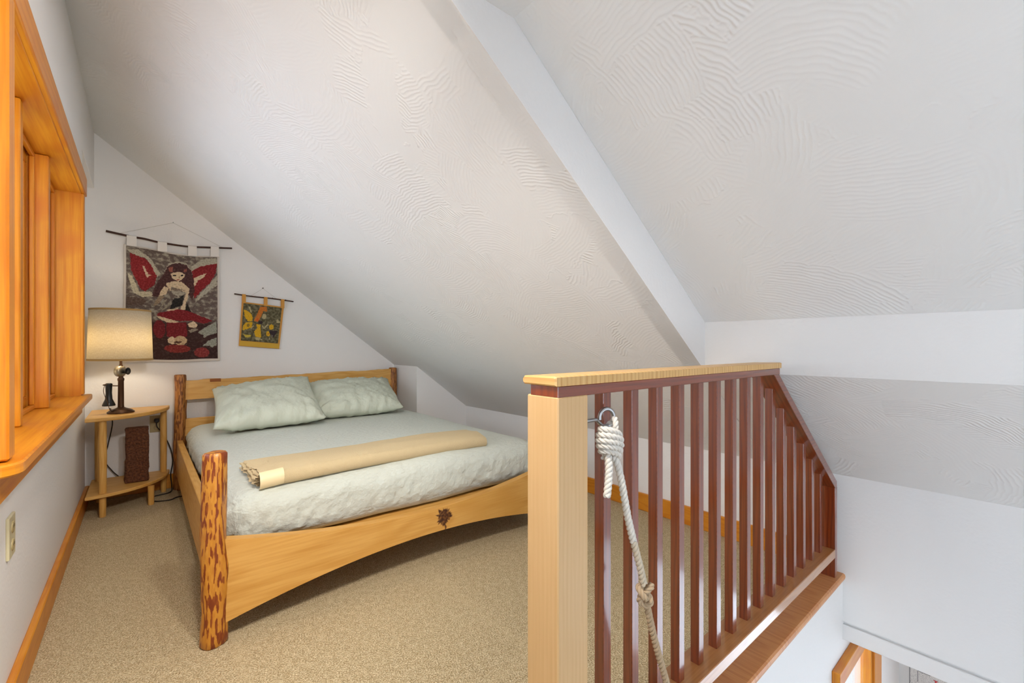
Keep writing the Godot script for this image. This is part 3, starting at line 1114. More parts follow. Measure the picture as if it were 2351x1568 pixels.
# ---------------------------------------------------------------- bed and bedding
func log_post(x: float, d: float, h: float, r0: float, r1: float, sd: int, parent: Node, mt: Material, tilt := 0.0):
	var m := MB.new()
	var n := fn(sd, 1.0, 2)
	var prof := []
	var steps := 22
	for k in steps + 1:
		var t := k / float(steps)
		prof.append(Vector2(lerpf(r0, r1, t), h * t))
	prof.insert(0, Vector2(r0 - 0.005, 0.0))
	prof[1] = Vector2(r0, 0.006)
	prof[prof.size() - 1] = Vector2(r1, h - 0.006)
	prof.append(Vector2(r1 - 0.005, h))
	var at := P(x, 0, d)
	lathe(m, at, prof, 24, func(a: float, y: float) -> float:
		return n.get_noise_3d(cos(a) * 0.7, y * 3.2, sin(a) * 0.7) * 0.009 + n.get_noise_3d(cos(a) * 2.4, y * 14.0, sin(a) * 2.4) * 0.0018)
	return obj("post", m, mt, parent)

func rounded(m: MB, c: Vector3, h: Vector3, r: float, res: float, disp: Callable):
	# cushion-like box: faces of a grid pushed out to a rounded box, then displaced along the normal
	for ax in 3:
		var e := (ax + 1) % 3
		var f := (ax + 2) % 3
		var ne := maxi(4, int(2 * h[e] / res))
		var nf := maxi(4, int(2 * h[f] / res))
		for s in [-1.0, 1.0]:
			var pts := []
			var uvs := []
			var nn := Vector3.ZERO
			nn[ax] = s
			for i in nf + 1:
				var row := []
				var ur := []
				for j in ne + 1:
					var q := Vector3.ZERO
					q[ax] = s * h[ax]
					q[e] = lerpf(-h[e], h[e], j / float(ne))
					q[f] = lerpf(-h[f], h[f], i / float(nf))
					var k := q.clamp(-(h - Vector3.ONE * r), h - Vector3.ONE * r)
					var n := (q - k).normalized()
					var v := k + n * r
					row.append(c + v + disp.call(v, n))
					if ax == 1:
						ur.append(Vector2(q.x, q.z))
					elif ax == 0:
						ur.append(Vector2(q.z, q.y))
					else:
						ur.append(Vector2(q.x, q.y))
				pts.append(row)
				uvs.append(ur)
			grid(m, pts, uvs, func(_mid: Vector3, _i: int) -> Vector3: return nn)

func bed():
	var b := thing("bed", "pine log bed frame with arched footboard", "bed", P(1.015, 0, 2.88))
	log_post(0.193, 1.822, 0.655, 0.041, 0.034, 5, b, M.post)
	log_post(1.835, 1.822, 0.655, 0.041, 0.034, 6, b, M.post)
	log_post(0.213, 3.945, 0.815, 0.040, 0.033, 7, b, M.headpost)
	log_post(1.825, 3.945, 0.815, 0.038, 0.033, 8, b, M.headpost)
	# footboard: dished top edge, arched lower edge
	var m := MB.new()
	var poly := PackedVector2Array()
	var n := 26
	for k in n + 1:
		var t := k / float(n)
		var u := (t - 0.5) * 2
		poly.append(Vector2(lerpf(0.215, 1.812, t), 0.266 + 0.090 * u * u))
	for k in n + 1:
		var t := 1.0 - k / float(n)
		var u := (t - 0.5) * 2
		poly.append(Vector2(lerpf(0.215, 1.812, t), 0.160 - 0.092 * pow(absf(u), 2.0)))
	# uv: one texture over the whole board
	var mm := MB.new()
	prism(mm, poly, 1.800, 1.838, "d", true)
	for k in mm.uv.size():
		mm.uv[k] = Vector2((mm.uv[k].x - 0.215) / 1.6, 1.0 - (mm.uv[k].y) / 0.38)
	obj("footboard", mm, M.board, b)
	# headboard planks, the top one with a natural edge
	var nz := fn(15, 3.0, 3)
	m = mb()
	poly = PackedVector2Array([Vector2(0.235, 0.634)])
	poly.append(Vector2(1.805, 0.650))
	for k in 41:
		var t := 1.0 - k / 40.0
		poly.append(Vector2(lerpf(0.235, 1.805, t), lerpf(0.772, 0.803, t) + nz.get_noise_1d(t * 3.0) * 0.008))
	prism(m, poly, 3.928, 3.962, "d", true)
	obj("headboard_plank", m, M.maple, b)
	m = mb()
	bx(m, Vector3(0.235, 0.374, 3.928), Vector3(1.805, 0.498, 3.962), 0.003, 0)
	obj("headboard_plank", m, M.maple, b)
	# live-edge bark scar on the top plank
	m = mb()
	bx(m, Vector3(0.385, 0.754, 3.9255), Vector3(0.455, 0.778, 3.94), 0.006, 0)
	obj("bark_scar", m, M.scar, b)
	for x in [0.190, 1.795]:
		m = mb()
		bx(m, Vector3(x, 0.10, 1.835), Vector3(x + 0.035, 0.352, 3.93), 0.003, 2)
		obj("side_rail", m, M.maple, b)
	m = mb()
	bx(m, Vector3(0.235, 0.215, 1.86), Vector3(1.785, 0.25, 3.88))
	obj("slat_base", m, M.maple, b)
	# mattress under its fitted sheet
	m = mb()
	var w1 := fn(16, 5.0, 3)
	var w2 := fn(17, 2.2, 2)
	var half := Vector3(0.772, 0.122, 0.995)
	rounded(m, P(1.012, 0.373, 2.868), half, 0.095, 0.018, func(v: Vector3, nn: Vector3) -> Vector3:
		# vertical creases on the sides, soft hollows on top, tension folds at the corners
		var side := 1.0 - absf(nn.y)
		var crease := (0.25 - absf(w1.get_noise_3d(v.x * 3.2 + v.y * 0.8, v.y * 0.5, v.z * 3.2))) * 0.022 * side
		var low := clampf((0.05 - v.y) * 9.0, 0.0, 1.0)
		crease += w1.get_noise_3d(v.x * 2.0 + v.y * 5.0, 4.0, v.z * 2.0) * 0.016 * side * low
		var soft := w2.get_noise_2d(v.x * 0.6, v.z * 0.6) * 0.008
		var edge := clampf(Vector2(absf(v.x) / half.x, absf(v.z) / half.z).length() - 1.0, 0.0, 1.0)
		var dome := -0.018 * (v.x * v.x / 0.6 + v.z * v.z / 1.0 * 0.5) * clampf(nn.y, 0, 1)
		var fold := w1.get_noise_3d(v.x * 8.0, v.y * 1.2, v.z * 8.0) * 0.05 * edge * side
		return nn * (crease + soft + fold) + Vector3(0, dome, 0))
	var mt := obj("mattress", m, M.sheet)
	tag(mt, "queen mattress in a pale grey-green fitted sheet", "mattress")
	pillow("plump pale green pillow beside the lamp-side post, overlapping its neighbour", 0.315, 0.955, 0.375, 1.005, 3.10, 0.462, 3.74, 0.675, 18, 0.045, 0.03)
	pillow("pale green pillow beside the boxed-out corner, tucked under its neighbour", 0.915, 1.59, 0.985, 1.70, 3.25, 0.475, 3.80, 0.665, 24, 0.0, 0.0)
	blanket()

func pillow(label: String, x0: float, x1: float, x2: float, x3: float, db: float, yb: float, dt: float, yt: float, sd: int, lift: float, droop: float):
	# a stuffed case leaning on the headboard: two bulging sheets that meet at a seam
	var m := mb()
	var w := fn(sd, 4.0, 3)
	var w2 := fn(sd + 2, 1.6, 2)
	var nu := 44
	var nv := 34
	var bot := P((x0 + x1) / 2, yb, db)
	var top := P((x2 + x3) / 2, yt, dt)
	var up := (top - bot)
	var right := Vector3(x1 - x0, 0, 0)
	var nrm := right.cross(up).normalized()
	if nrm.dot(Vector3(0, 1, 1)) < 0:
		nrm = -nrm
	for side in [1.0, -1.0]:
		var pts := []
		var uvs := []
		for i in nv + 1:
			var row := []
			var ur := []
			for j in nu + 1:
				var a := j / float(nu) * 2 - 1
				var b := i / float(nv) * 2 - 1
				# the seam pulls in between the corners
				var pin := 1.0 - 0.055 * (1 - b * b) * a * a
				var pin2 := 1.0 - 0.05 * (1 - a * a) * b * b
				var th := pow(maxf(0.0, (1 - pow(absf(a), 2.6)) * (1 - pow(absf(b), 2.6))), 0.5)
				var thick := 0.088 * th * (1.0 - 0.18 * b)
				var edge := clampf(maxf(absf(a), absf(b)) * 1.4 - 0.5, 0.0, 1.0)
				var ru := w.get_noise_2d(a * 1.2, b * 0.5 + 7) * 0.020 * edge * (1.0 if absf(b) > absf(a) else 0.6)
				ru += w.get_noise_2d(a * 2.4 + b * 1.4, b * 0.7) * 0.014 * th
				ru += w2.get_noise_2d(a * 0.8, b * 0.8) * 0.016 * th
				# creases that fan out of the corners, and gathers along the lower seam
				for ka in [-1.0, 1.0]:
					for kb in [-1.0, 1.0]:
						var da: float = (a - ka) * 1.15
						var dbb: float = b - kb
						var dist := sqrt(da * da + dbb * dbb)
						var an := atan2(dbb * kb, da * ka)
						ru += 0.016 * sin(an * 11.0 + w2.get_noise_2d(dist * 0.7, ka * 3 + kb) * 5.0) * exp(-dist * 2.6) * minf(1.0, dist * 5.0)
				var seam := clampf((-b - 0.35) * 1.6, 0.0, 1.0)
				ru += 0.015 * seam * sin(a * 19.0 + 6.0 * w2.get_noise_2d(a * 0.9, 3.0)) * absf(w.get_noise_2d(a * 0.4, 11.0)) * 2.0
				var q := bot + up * (b * pin2 * 0.5 + 0.5) + right * (a * pin * 0.5) * lerpf(1.0, (x3 - x2) / (x1 - x0), b * 0.5 + 0.5)
				q += nrm * (side * thick + ru * (1.0 if side > 0 else 0.4) * minf(1.0, th * 4.0) + 0.062 + lift * 0.4)
				q.y += droop * a * (b * 0.5 + 0.5)
				q += up.normalized() * w.get_noise_2d(a * 0.9, 30.0 + b) * 0.010 * edge
				row.append(q)
				ur.append(Vector2(a * 0.32, b * 0.28))
			pts.append(row)
			uvs.append(ur)
		grid(m, pts, uvs, func(_a: Vector3, _i: int) -> Vector3: return nrm * side)
	var o := obj("pillow", m, M.pillow)
	tag(o, label, "pillow", "bed pillows")

func blanket():
	var t := thing("blanket", "cream folded wool blanket lying across the foot of the bed", "blanket", P(0.9, 0.48, 2.02))
	var nz := fn(27, 3.0, 3)
	# cross-section in (d, y): a thick rounded front fold, layers that thin toward the back
	var sec := []
	for k in 9:
		var a := -PI / 2 - k / 8.0 * PI
		sec.append(Vector2(1.958 + 0.027 * cos(a), 0.508 + 0.029 * sin(a)))
	for k in range(1, 12):
		var s := k / 11.0
		sec.append(Vector2(lerpf(1.958, 2.25, s), lerpf(0.537, 0.525, s) + 0.004 * sin(s * 5.0)))
	for k in range(1, 5):
		var a := PI / 2 - k / 4.0 * PI
		sec.append(Vector2(2.25 + 0.020 * cos(a), 0.505 + 0.020 * sin(a)))
	var nx := 70
	var m := mb()
	var pts := []
	var uvs := []
	for i in nx + 1:
		var u := i / float(nx)
		var row := []
		var ur := []
		for j in sec.size():
			var q: Vector2 = sec[j]
			var back := clampf((q.x - 1.96) / 0.2, 0.0, 1.0)
			var left := lerpf(0.352, 0.338, back) + nz.get_noise_1d(j * 0.21) * 0.012
			var right := lerpf(1.435, 1.515, back)
			var x := lerpf(left, right, u)
			var e := pow(maxf(0.0, 1.0 - u * 7.0), 1.0)
			var y := q.y + nz.get_noise_2d(u * 0.9, q.x * 2.0) * 0.005
			y += nz.get_noise_2d(3.0 + q.x * 6.0, u * 0.6) * 0.012 * e * back
			y -= 0.010 * pow(absf(u - 0.5) * 2, 3.0)
			var d := q.x + nz.get_noise_2d(u * 1.2, 9.0) * 0.006 + lerpf(-0.026, 0.0, u)
			row.append(P(x, y, d))
			ur.append(Vector2(x, j * 0.03))
		pts.append(row)
		uvs.append(ur)
	grid(m, pts, uvs, func(mid: Vector3, _i: int) -> Vector3: return mid - P(mid.x, 0.507, clampf(-mid.z, 1.96, 2.25)))
	# closed end on the far side
	var cr := P(1.45, 0.505, 2.08)
	for j in sec.size() - 1:
		m.tri(cr, pts[nx][j], pts[nx][j + 1], Vector3.RIGHT)
	# flat underside
	for i in nx:
		m.quad(pts[i][0], pts[i + 1][0], pts[i + 1][sec.size() - 1], pts[i][sec.size() - 1], Vector3.DOWN)
	obj("body", m, M.blanket, t)
	# folded layers that show at the open end
	for k in 5:
		m = mb()
		var lay := []
		var lu := []
		var y0 := 0.486 + k * 0.0088
		for i in 5:
			var row := []
			var ur := []
			for j in 15:
				var s := j / 14.0
				var d := lerpf(1.930, 2.24 - 0.006 * absf(k - 2.0), s)
				var wob := nz.get_noise_2d(k * 9.0, s * 2.2) * 0.014
				row.append(P(0.340 + wob + i * 0.02 - (0.010 if k % 2 else 0.0), y0 + nz.get_noise_2d(s * 3.0, k * 5.0) * 0.004 * (4 - i) / 4.0, d))
				ur.append(Vector2(i * 0.02, s * 0.25))
			lay.append(row)
			lu.append(ur)
		var low := []
		for row in lay:
			var r2 := []
			for q in row:
				r2.append(q - Vector3(0, 0.0052, 0))
			low.append(r2)
		grid(m, lay, lu, func(_a: Vector3, _i: int) -> Vector3: return Vector3.UP)
		grid(m, low, lu, func(_a: Vector3, _i: int) -> Vector3: return Vector3.DOWN)
		for j in 14:
			m.quad(lay[0][j], lay[0][j + 1], low[0][j + 1], low[0][j], Vector3.LEFT)
		obj("fold", m, M.blanket, t)
	# satin binding wrapped on the front fold near the open end
	m = mb()
	var bp := []
	var bu := []
	for i in 9:
		var row := []
		var ur := []
		for k in 13:
			var a := -PI / 2 - k / 12.0 * PI * 0.98
			row.append(P(0.345 + i * 0.0105, 0.5075 + 0.0325 * sin(a) - 0.001 * (8 - i) * 0.9, 1.932 + 0.0312 * cos(a) + nz.get_noise_1d(i * 0.3) * 0.002))
			ur.append(Vector2(i * 0.01, k * 0.01))
		bp.append(row)
		bu.append(ur)
	grid(m, bp, bu, func(mid: Vector3, _i: int) -> Vector3: return mid - P(mid.x, 0.507, 1.944))
	obj("binding", m, M.satin, t).set_meta("label", "paler satin binding")

# ---------------------------------------------------------------- nightstand, lamp, log
func quarter(cx: float, cd: float, r: float, rx: float) -> PackedVector2Array:
	var a := PackedVector2Array([Vector2(cx, cd)])
	a.append(Vector2(cx, cd - r))
	for k in 15:
		var t := lerpf(0.05, PI / 2 - 0.05, k / 14.0)
		a.append(Vector2(cx + rx * sin(t), cd - r * cos(t)))
	a.append(Vector2(cx + rx, cd))
	return a

func nightstand_corner():
	var cx := -0.252
	var cd := 3.995
	var t := thing("nightstand", "small quarter-round maple corner table with turned legs", "table", P(-0.08, 0, 3.8))
	var m := mb()
	prism(m, quarter(cx, cd, 0.450, 0.405), 0.574, 0.598, "y", true, 0.004)
	obj("top", m, M.maple, t)
	m = mb()
	prism(m, quarter(cx, cd, 0.450, 0.405), 0.122, 0.142, "y", true, 0.004)
	obj("shelf", m, M.maple, t)
	var prof := [Vector2(0.0135, 0.0), Vector2(0.016, 0.004), Vector2(0.0175, 0.12)]
	var up := [Vector2(0.018, 0.142), Vector2(0.0195, 0.36), Vector2(0.018, 0.574)]
	for q in [[-0.178, 3.595], [0.118, 3.945], [-0.215, 3.945]]:
		m = mb()
		lathe(m, P(q[0], 0, q[1]), prof, 16)
		lathe(m, P(q[0], 0, q[1]), up, 16)
		obj("leg", m, M.maple, t)
	m = mb()
	lathe(m, P(0.047, 0, 3.675), prof, 16)
	obj("leg", m, M.maple, t)
	# slab of log with the bark on
	m = mb()
	var nz := fn(29, 2.0, 3)
	rounded(m, P(-0.022, 0.142 + 0.176, 3.77), Vector3(0.060, 0.176, 0.034), 0.008, 0.012, func(v: Vector3, nn: Vector3) -> Vector3:
		var flat := 1.0 if absf(nn.y) < 0.5 else 0.15
		return nn * nz.get_noise_3d(v.x * 4, v.y * 6, v.z * 4) * 0.008 * flat + Vector3(0.006 * v.y, 0, 0.0))
	var lg := obj("log_slab", m, M.bark)
	tag(lg, "upright slab of log with rough brown bark under the lamp", "log")
	lamp()

func lamp():
	var at := P(-0.100, 0.598, 3.73)
	var t := thing("telephone_lamp", "table lamp made from a candlestick telephone with a drum shade", "lamp", at)
	var m := mb()
	lathe(m, at, [Vector2(0.066, 0.0), Vector2(0.068, 0.004), Vector2(0.066, 0.010), Vector2(0.060, 0.013), Vector2(0.058, 0.017), Vector2(0.045, 0.024), Vector2(0.028, 0.030), Vector2(0.017, 0.036)], 32)
	obj("base", m, M.bronze, t)
	m = mb()
	lathe(m, at, [Vector2(0.0165, 0.034), Vector2(0.0155, 0.05), Vector2(0.0145, 0.20), Vector2(0.017, 0.205), Vector2(0.017, 0.216), Vector2(0.012, 0.222), Vector2(0.010, 0.30), Vector2(0.007, 0.305), Vector2(0.007, 0.345)], 20)
	obj("column", m, M.bronze, t)
	# transmitter cup that faces the bed
	var dirn := P(0.82, 0.02, -0.58).normalized()
	var bs := Basis(Quaternion(Vector3.UP, dirn))
	var hub := at + Vector3(0, 0.262, 0)
	m = mb()
	lathe(m, hub, [Vector2(0.02, -0.022), Vector2(0.034, -0.018), Vector2(0.036, 0.006), Vector2(0.030, 0.012), Vector2(0.022, 0.014)], 24, null, bs)
	obj("transmitter", m, M.nickel, t)
	m = mb()
	lathe(m, hub, [Vector2(0.014, 0.013), Vector2(0.014, 0.022), Vector2(0.019, 0.036), Vector2(0.023, 0.042), Vector2(0.021, 0.043), Vector2(0.012, 0.028)], 24, null, bs)
	obj("mouthpiece", m, M.black, t)
	# switch hook and the receiver hanging from it
	m = mb()
	tube(m, curve([at + Vector3(0, 0.170, 0), at + Vector3(-0.030, 0.172, 0.004), at + Vector3(-0.056, 0.176, 0.010)]), 0.0035, 8)
	var ring := PackedVector3Array()
	for k in 20:
		ring.append(at + Vector3(-0.064 + 0.018 * cos(TAU * k / 20), 0.180 + 0.003 * sin(TAU * k / 20), 0.012 + 0.016 * sin(TAU * k / 20)))
	tube(m, ring, 0.003, 8, true)
	obj("hook", m, M.bronze, t)
	var rc := at + Vector3(-0.056, 0.0, 0.014)
	m = mb()
	lathe(m, rc, [Vector2(0.031, 0.050), Vector2(0.032, 0.056), Vector2(0.026, 0.072), Vector2(0.018, 0.092), Vector2(0.015, 0.13), Vector2(0.017, 0.178), Vector2(0.019, 0.184), Vector2(0.012, 0.190)], 24)
	obj("receiver", m, M.black, t)
	m = mb()
	tube(m, curve([rc + Vector3(-0.016, 0.186, 0), rc + Vector3(-0.024, 0.14, 0.01), rc + Vector3(-0.004, 0.075, 0.035), rc + Vector3(0.006, 0.03, 0.034), at + Vector3(-0.030, 0.016, 0.035)]), 0.0018, 6)
	obj("receiver_cord", m, M.bronze, t)
	# drum shade: cloth, trims, spider and bulb
	var sb := 0.332
	var s_h := 0.318
	m = mb()
	lathe(m, at, [Vector2(0.158, sb), Vector2(0.149, sb + s_h), Vector2(0.1475, sb + s_h), Vector2(0.1565, sb), Vector2(0.158, sb)], 48, null, Basis.IDENTITY, false)
	obj("lamp_shade", m, M.shade, t)
	m = mb()
	lathe(m, at, [Vector2(0.1582, sb - 0.002), Vector2(0.1592, sb - 0.001), Vector2(0.159, sb + 0.010), Vector2(0.1578, sb + 0.0105), Vector2(0.1562, sb - 0.002), Vector2(0.1582, sb - 0.002)], 48, null, Basis.IDENTITY, false)
	obj("shade_trim", m, M.shade_trim, t)
	m = mb()
	lathe(m, at, [Vector2(0.1492, sb + s_h - 0.010), Vector2(0.1502, sb + s_h - 0.009), Vector2(0.1500, sb + s_h + 0.001), Vector2(0.1474, sb + s_h + 0.001), Vector2(0.1492, sb + s_h - 0.010)], 48, null, Basis.IDENTITY, false)
	obj("shade_trim", m, M.shade_trim, t)
	m = mb()
	for k in 3:
		var a := TAU * k / 3 + 0.4
		tube(m, PackedVector3Array([at + Vector3(0, sb + s_h - 0.02, 0), at + Vector3(cos(a) * 0.148, sb + s_h - 0.012, sin(a) * 0.148)]), 0.002, 6)
	tube(m, PackedVector3Array([at + Vector3(0, 0.34, 0.03), at + Vector3(0, sb + s_h - 0.02, 0.03), at + Vector3(0, sb + s_h - 0.02, 0.0)]), 0.002, 6)
	obj("harp", m, M.nickel, t)
	m = mb()
	lathe(m, at, [Vector2(0.012, 0.345), Vector2(0.013, 0.37), Vector2(0.026, 0.41), Vector2(0.030, 0.44), Vector2(0.024, 0.465), Vector2(0.0, 0.476)], 20)
	obj("bulb", m, M.bulb, t)
	var l := OmniLight3D.new()
	l.name = "bulb_light"
	l.light_color = Color(1.0, 0.95, 0.86)
	l.light_energy = 0.038
	l.light_size = 0.03
	l.omni_range = 12.0
	l.omni_attenuation = 2.0
	l.shadow_enabled = true
	l.position = Vector3(0, 0.435, 0)
	t.add_child(l)

# ---------------------------------------------------------------- wall hangings
func cloth_sheet(m: MB, corners: Callable, nu: int, nv: int, thick: float, uvf: Callable):
	var f := []
	var bk := []
	var uv := []
	for i in nv + 1:
		var r1 := []
		var r2 := []
		var ur := []
		for j in nu + 1:
			var q: Vector3 = corners.call(j / float(nu), i / float(nv))
			r1.append(q)
			r2.append(q + Vector3(0, 0, -thick))
			ur.append(uvf.call(j / float(nu), i / float(nv)))
		f.append(r1); bk.append(r2); uv.append(ur)
	grid(m, f, uv, func(_a: Vector3, _i: int) -> Vector3: return Vector3.BACK)
	grid(m, bk, uv, func(_a: Vector3, _i: int) -> Vector3: return Vector3.FORWARD)
	for j in nu:
		m.quad(f[0][j], f[0][j + 1], bk[0][j + 1], bk[0][j], Vector3.UP)
		m.quad(f[nv][j], f[nv][j + 1], bk[nv][j + 1], bk[nv][j], Vector3.DOWN)
	for i in nv:
		m.quad(f[i][0], f[i + 1][0], bk[i + 1][0], bk[i][0], Vector3.LEFT)
		m.quad(f[i][nu], f[i + 1][nu], bk[i + 1][nu], bk[i][nu], Vector3.RIGHT)

func hangings():
	var t := thing("wall_hanging", "large batik of a red-winged fairy hung from a crooked dark stick", "wall hanging", P(0.18, 0.905, 4.01), "batik wall hangings")
	var top := Curve2D.new()
	for q in [[-0.093, 1.713], [0.035, 1.706], [0.168, 1.687], [0.295, 1.685], [0.452, 1.701]]:
		top.add_point(Vector2(q[0], q[1]), Vector2(-0.03, 0), Vector2(0.03, 0))
	var at := func(u: float, v: float, pad: float) -> Vector3:
		var q := top.sample_baked(u * top.get_baked_length())
		var x := lerpf(q.x + 0.002 * sin(v * 5), lerpf(-0.097, 0.458, u), v)
		var y := lerpf(q.y, 0.905 + 0.003 * sin(u * 9.0), v)
		return P(x, y, 4.014 - pad + 0.004 * sin(u * 11.0 + v * 3.0) * (1 - 0.4 * v))
	var m := mb()
	cloth_sheet(m, func(u: float, v: float) -> Vector3: return at.call(u, v, 0.0), 24, 24, 0.002, func(u: float, v: float) -> Vector2: return Vector2(u * 0.55, v * 0.8))
	var hem := obj("hem_cloth", m, M.hem, t)
	m = MB.new()
	cloth_sheet(m, func(u: float, v: float) -> Vector3: return at.call(lerpf(0.022, 0.975, u), lerpf(0.012, 0.978, v), 0.0028), 28, 28, 0.002, func(u: float, v: float) -> Vector2: return Vector2(u, v))
	obj("print", m, M.batik_red, t).set_meta("label", "red, grey and brown batik print")
	var stick := [P(-0.182, 1.784, 3.998), P(-0.057, 1.768, 4.0), P(0.02, 1.762, 3.999), P(0.094, 1.751, 4.0), P(0.256, 1.744, 4.0), P(0.40, 1.757, 3.999), P(0.534, 1.770, 4.0)]
	m = mb()
	tube(m, curve(stick, 0.02), 0.0074, 8, false, 0.0062)
	obj("stick", m, M.twig, t)
	var sc2 := curve(stick, 0.01)
	for x in [-0.052, 0.113, 0.286, 0.423]:
		var best := sc2[0]
		for q in sc2:
			if absf(q.x - x) < absf(best.x - x):
				best = q
		m = mb()
		var ty: float = at.call((x + 0.093) / 0.545, 0.0, 0.0).y
		bx(m, Vector3(x - 0.026, ty - 0.007, 4.006), Vector3(x + 0.026, best.y, 4.0075))
		var a := PackedVector2Array()
		for k in 9:
			var g := PI * k / 8.0
			a.append(Vector2(4.0 - 0.0085 * cos(g), best.y + 0.0085 * sin(g)))
		for k in 9:
			var g := PI * (8 - k) / 8.0
			a.append(Vector2(4.0 - 0.0072 * cos(g), best.y + 0.0072 * sin(g)))
		prism(m, a, x - 0.026, x + 0.026, "x")
		bx(m, Vector3(x - 0.026, ty - 0.007, 3.9915), Vector3(x + 0.026, best.y + 0.001, 3.993))
		obj("tab", m, M.white_tab, t)
	m = mb()
	tube(m, PackedVector3Array([P(-0.12, 1.778, 4.0), P(0.175, 1.907, 4.022), P(0.48, 1.765, 4.0)]), 0.0009, 5)
	obj("string", m, M.string, t)
	m = mb()
	tube(m, PackedVector3Array([P(0.175, 1.909, DB + 0.005), P(0.175, 1.909, 4.012)]), 0.003, 8)
	obj("nail", m, M.steel, t)

	t = thing("wall_hanging", "small golden batik of a fairy hung from a straight dark twig", "wall hanging", P(0.74, 0.995, 4.01), "batik wall hangings")
	var quadp := func(u: float, v: float, pad: float) -> Vector3:
		var x := lerpf(lerpf(0.601, 0.901, u), lerpf(0.580, 0.866, u), v)
		var y := lerpf(lerpf(1.366, 1.340, u), lerpf(1.020, 0.995, u), v)
		return P(x, y, 4.012 - pad + 0.002 * sin(u * 7 + v * 2))
	m = mb()
	cloth_sheet(m, func(u: float, v: float) -> Vector3: return quadp.call(u, v, 0.0), 14, 14, 0.002, func(u: float, v: float) -> Vector2: return Vector2(u * 0.3, v * 0.35))
	obj("border_cloth", m, M.ochre, t)
	m = MB.new()
	cloth_sheet(m, func(u: float, v: float) -> Vector3: return quadp.call(lerpf(0.04, 0.95, u), lerpf(0.03, 0.875, v), 0.0026), 14, 14, 0.0015, func(u: float, v: float) -> Vector2: return Vector2(u, v))
	obj("print", m, M.batik_gold, t).set_meta("label", "olive and yellow batik print")
	m = mb()
	cloth_sheet(m, func(u: float, v: float) -> Vector3: return quadp.call(lerpf(0.02, 0.985, u), lerpf(0.885, 0.992, v), 0.0024), 14, 3, 0.0015, func(u: float, v: float) -> Vector2: return Vector2(u, v))
	obj("bottom_band", m, M.ochre_low, t)
	var s0 := P(0.549, 1.421, 4.0)
	var s1 := P(0.970, 1.388, 4.0)
	m = mb()
	tube(m, curve([s0, s0.lerp(s1, 0.3) + Vector3(0, -0.002, 0), s0.lerp(s1, 0.6) + Vector3(0, 0.002, 0), s0.lerp(s1, 0.85) + Vector3(0, 0.001, 0), s1], 0.02), 0.0050, 8)
	for f in [0.63, 0.86]:
		var k := s0.lerp(s1, f)
		lathe(m, k + Vector3(0, 0.004, 0), [Vector2(0.004, 0), Vector2(0.0025, 0.005), Vector2(0.0, 0.006)], 6)
	obj("stick", m, M.twig, t)
	for x in [0.613, 0.764, 0.888]:
		var ly := lerpf(s0.y, s1.y, (x - s0.x) / (s1.x - s0.x))
		var ty := lerpf(1.366, 1.340, (x - 0.601) / 0.30)
		m = mb()
		bx(m, Vector3(x - 0.0125, ty - 0.012, 4.0045), Vector3(x + 0.0125, ly, 4.006))
		bx(m, Vector3(x - 0.0125, ty - 0.012, 3.9925), Vector3(x + 0.0125, ly, 3.994))
		var a := PackedVector2Array()
		for k in 9:
			a.append(Vector2(3.9993 - 0.0068 * cos(PI * k / 8.0), ly + 0.0075 * sin(PI * k / 8.0)))
		for k in 9:
			a.append(Vector2(3.9993 - 0.0056 * cos(PI * (8 - k) / 8.0), ly + 0.0063 * sin(PI * (8 - k) / 8.0)))
		prism(m, a, x - 0.0125, x + 0.0125, "x")
		obj("tab", m, M.ochre, t)
	m = mb()
	tube(m, PackedVector3Array([P(0.66, 1.413, 4.0), P(0.749, 1.481, 4.022), P(0.85, 1.398, 4.0)]), 0.0008, 5)
	obj("string", m, M.string, t)
	m = mb()
	tube(m, PackedVector3Array([P(0.749, 1.484, DB + 0.005), P(0.749, 1.484, 4.012)]), 0.0035, 8)
	obj("nail", m, M.twig, t)

# unseen two-headed spotlight, added to brighten the carpet, bed and window wall
func added_ceiling_spot():
	var y0 := roof(0.27) - 0.02
	var t := thing("added_spotlight", "added white ceiling bar with two fill spotlights, out of view", "lamp", P(0.27, y0 - 0.02, 0.52))
	var m := mb()
	bx(m, Vector3(0.25, y0, 0.36), Vector3(0.29, y0 + 0.035, 0.70), 0.004, 2)
	obj("bar", m, M.vinyl, t)
	for q in [[P(0.40, 1.78, 0.48), P(-0.25, 0.68, 2.4), 53.0, 0.76], [P(0.12, 1.80, 0.60), P(0.85, 0.0, 1.6), 51.0, 0.94]]:
		var at: Vector3 = q[0]
		var dirn: Vector3 = (q[1] - at).normalized()
		var bs := Basis(Quaternion(Vector3.UP, dirn))
		m = mb()
		lathe(m, at, [Vector2(0.02, -0.09), Vector2(0.034, -0.085), Vector2(0.045, -0.01), Vector2(0.047, 0.0), Vector2(0.042, 0.0), Vector2(0.040, -0.010)], 24, null, bs, false)
		var h := obj("head", m, M.vinyl, t)
		m = mb()
		lathe(m, at, [Vector2(0.0395, -0.012), Vector2(0.03, -0.008), Vector2(0.0, -0.006)], 24, null, bs, false)
		obj("lens", m, M.lens, h)
		m = mb()
		tube(m, PackedVector3Array([at - dirn * 0.075, P(0.27, y0 + 0.01, -at.z)]), 0.006, 8)
		obj("stem", m, M.vinyl, t)
		var l := SpotLight3D.new()
		l.name = "added_spot_light"
		l.light_color = Color(1.0, 0.97, 0.93)
		l.light_energy = q[3]
		l.light_size = 0.06
		l.spot_angle = q[2]
		l.spot_angle_attenuation = 0.6
		l.spot_range = 14.0
		l.spot_attenuation = 2.0
		l.shadow_enabled = true
		l.position = at + dirn * 0.012 - wp[t]
		t.add_child(l, true)
		l.look_at_from_position(l.global_position, q[1])

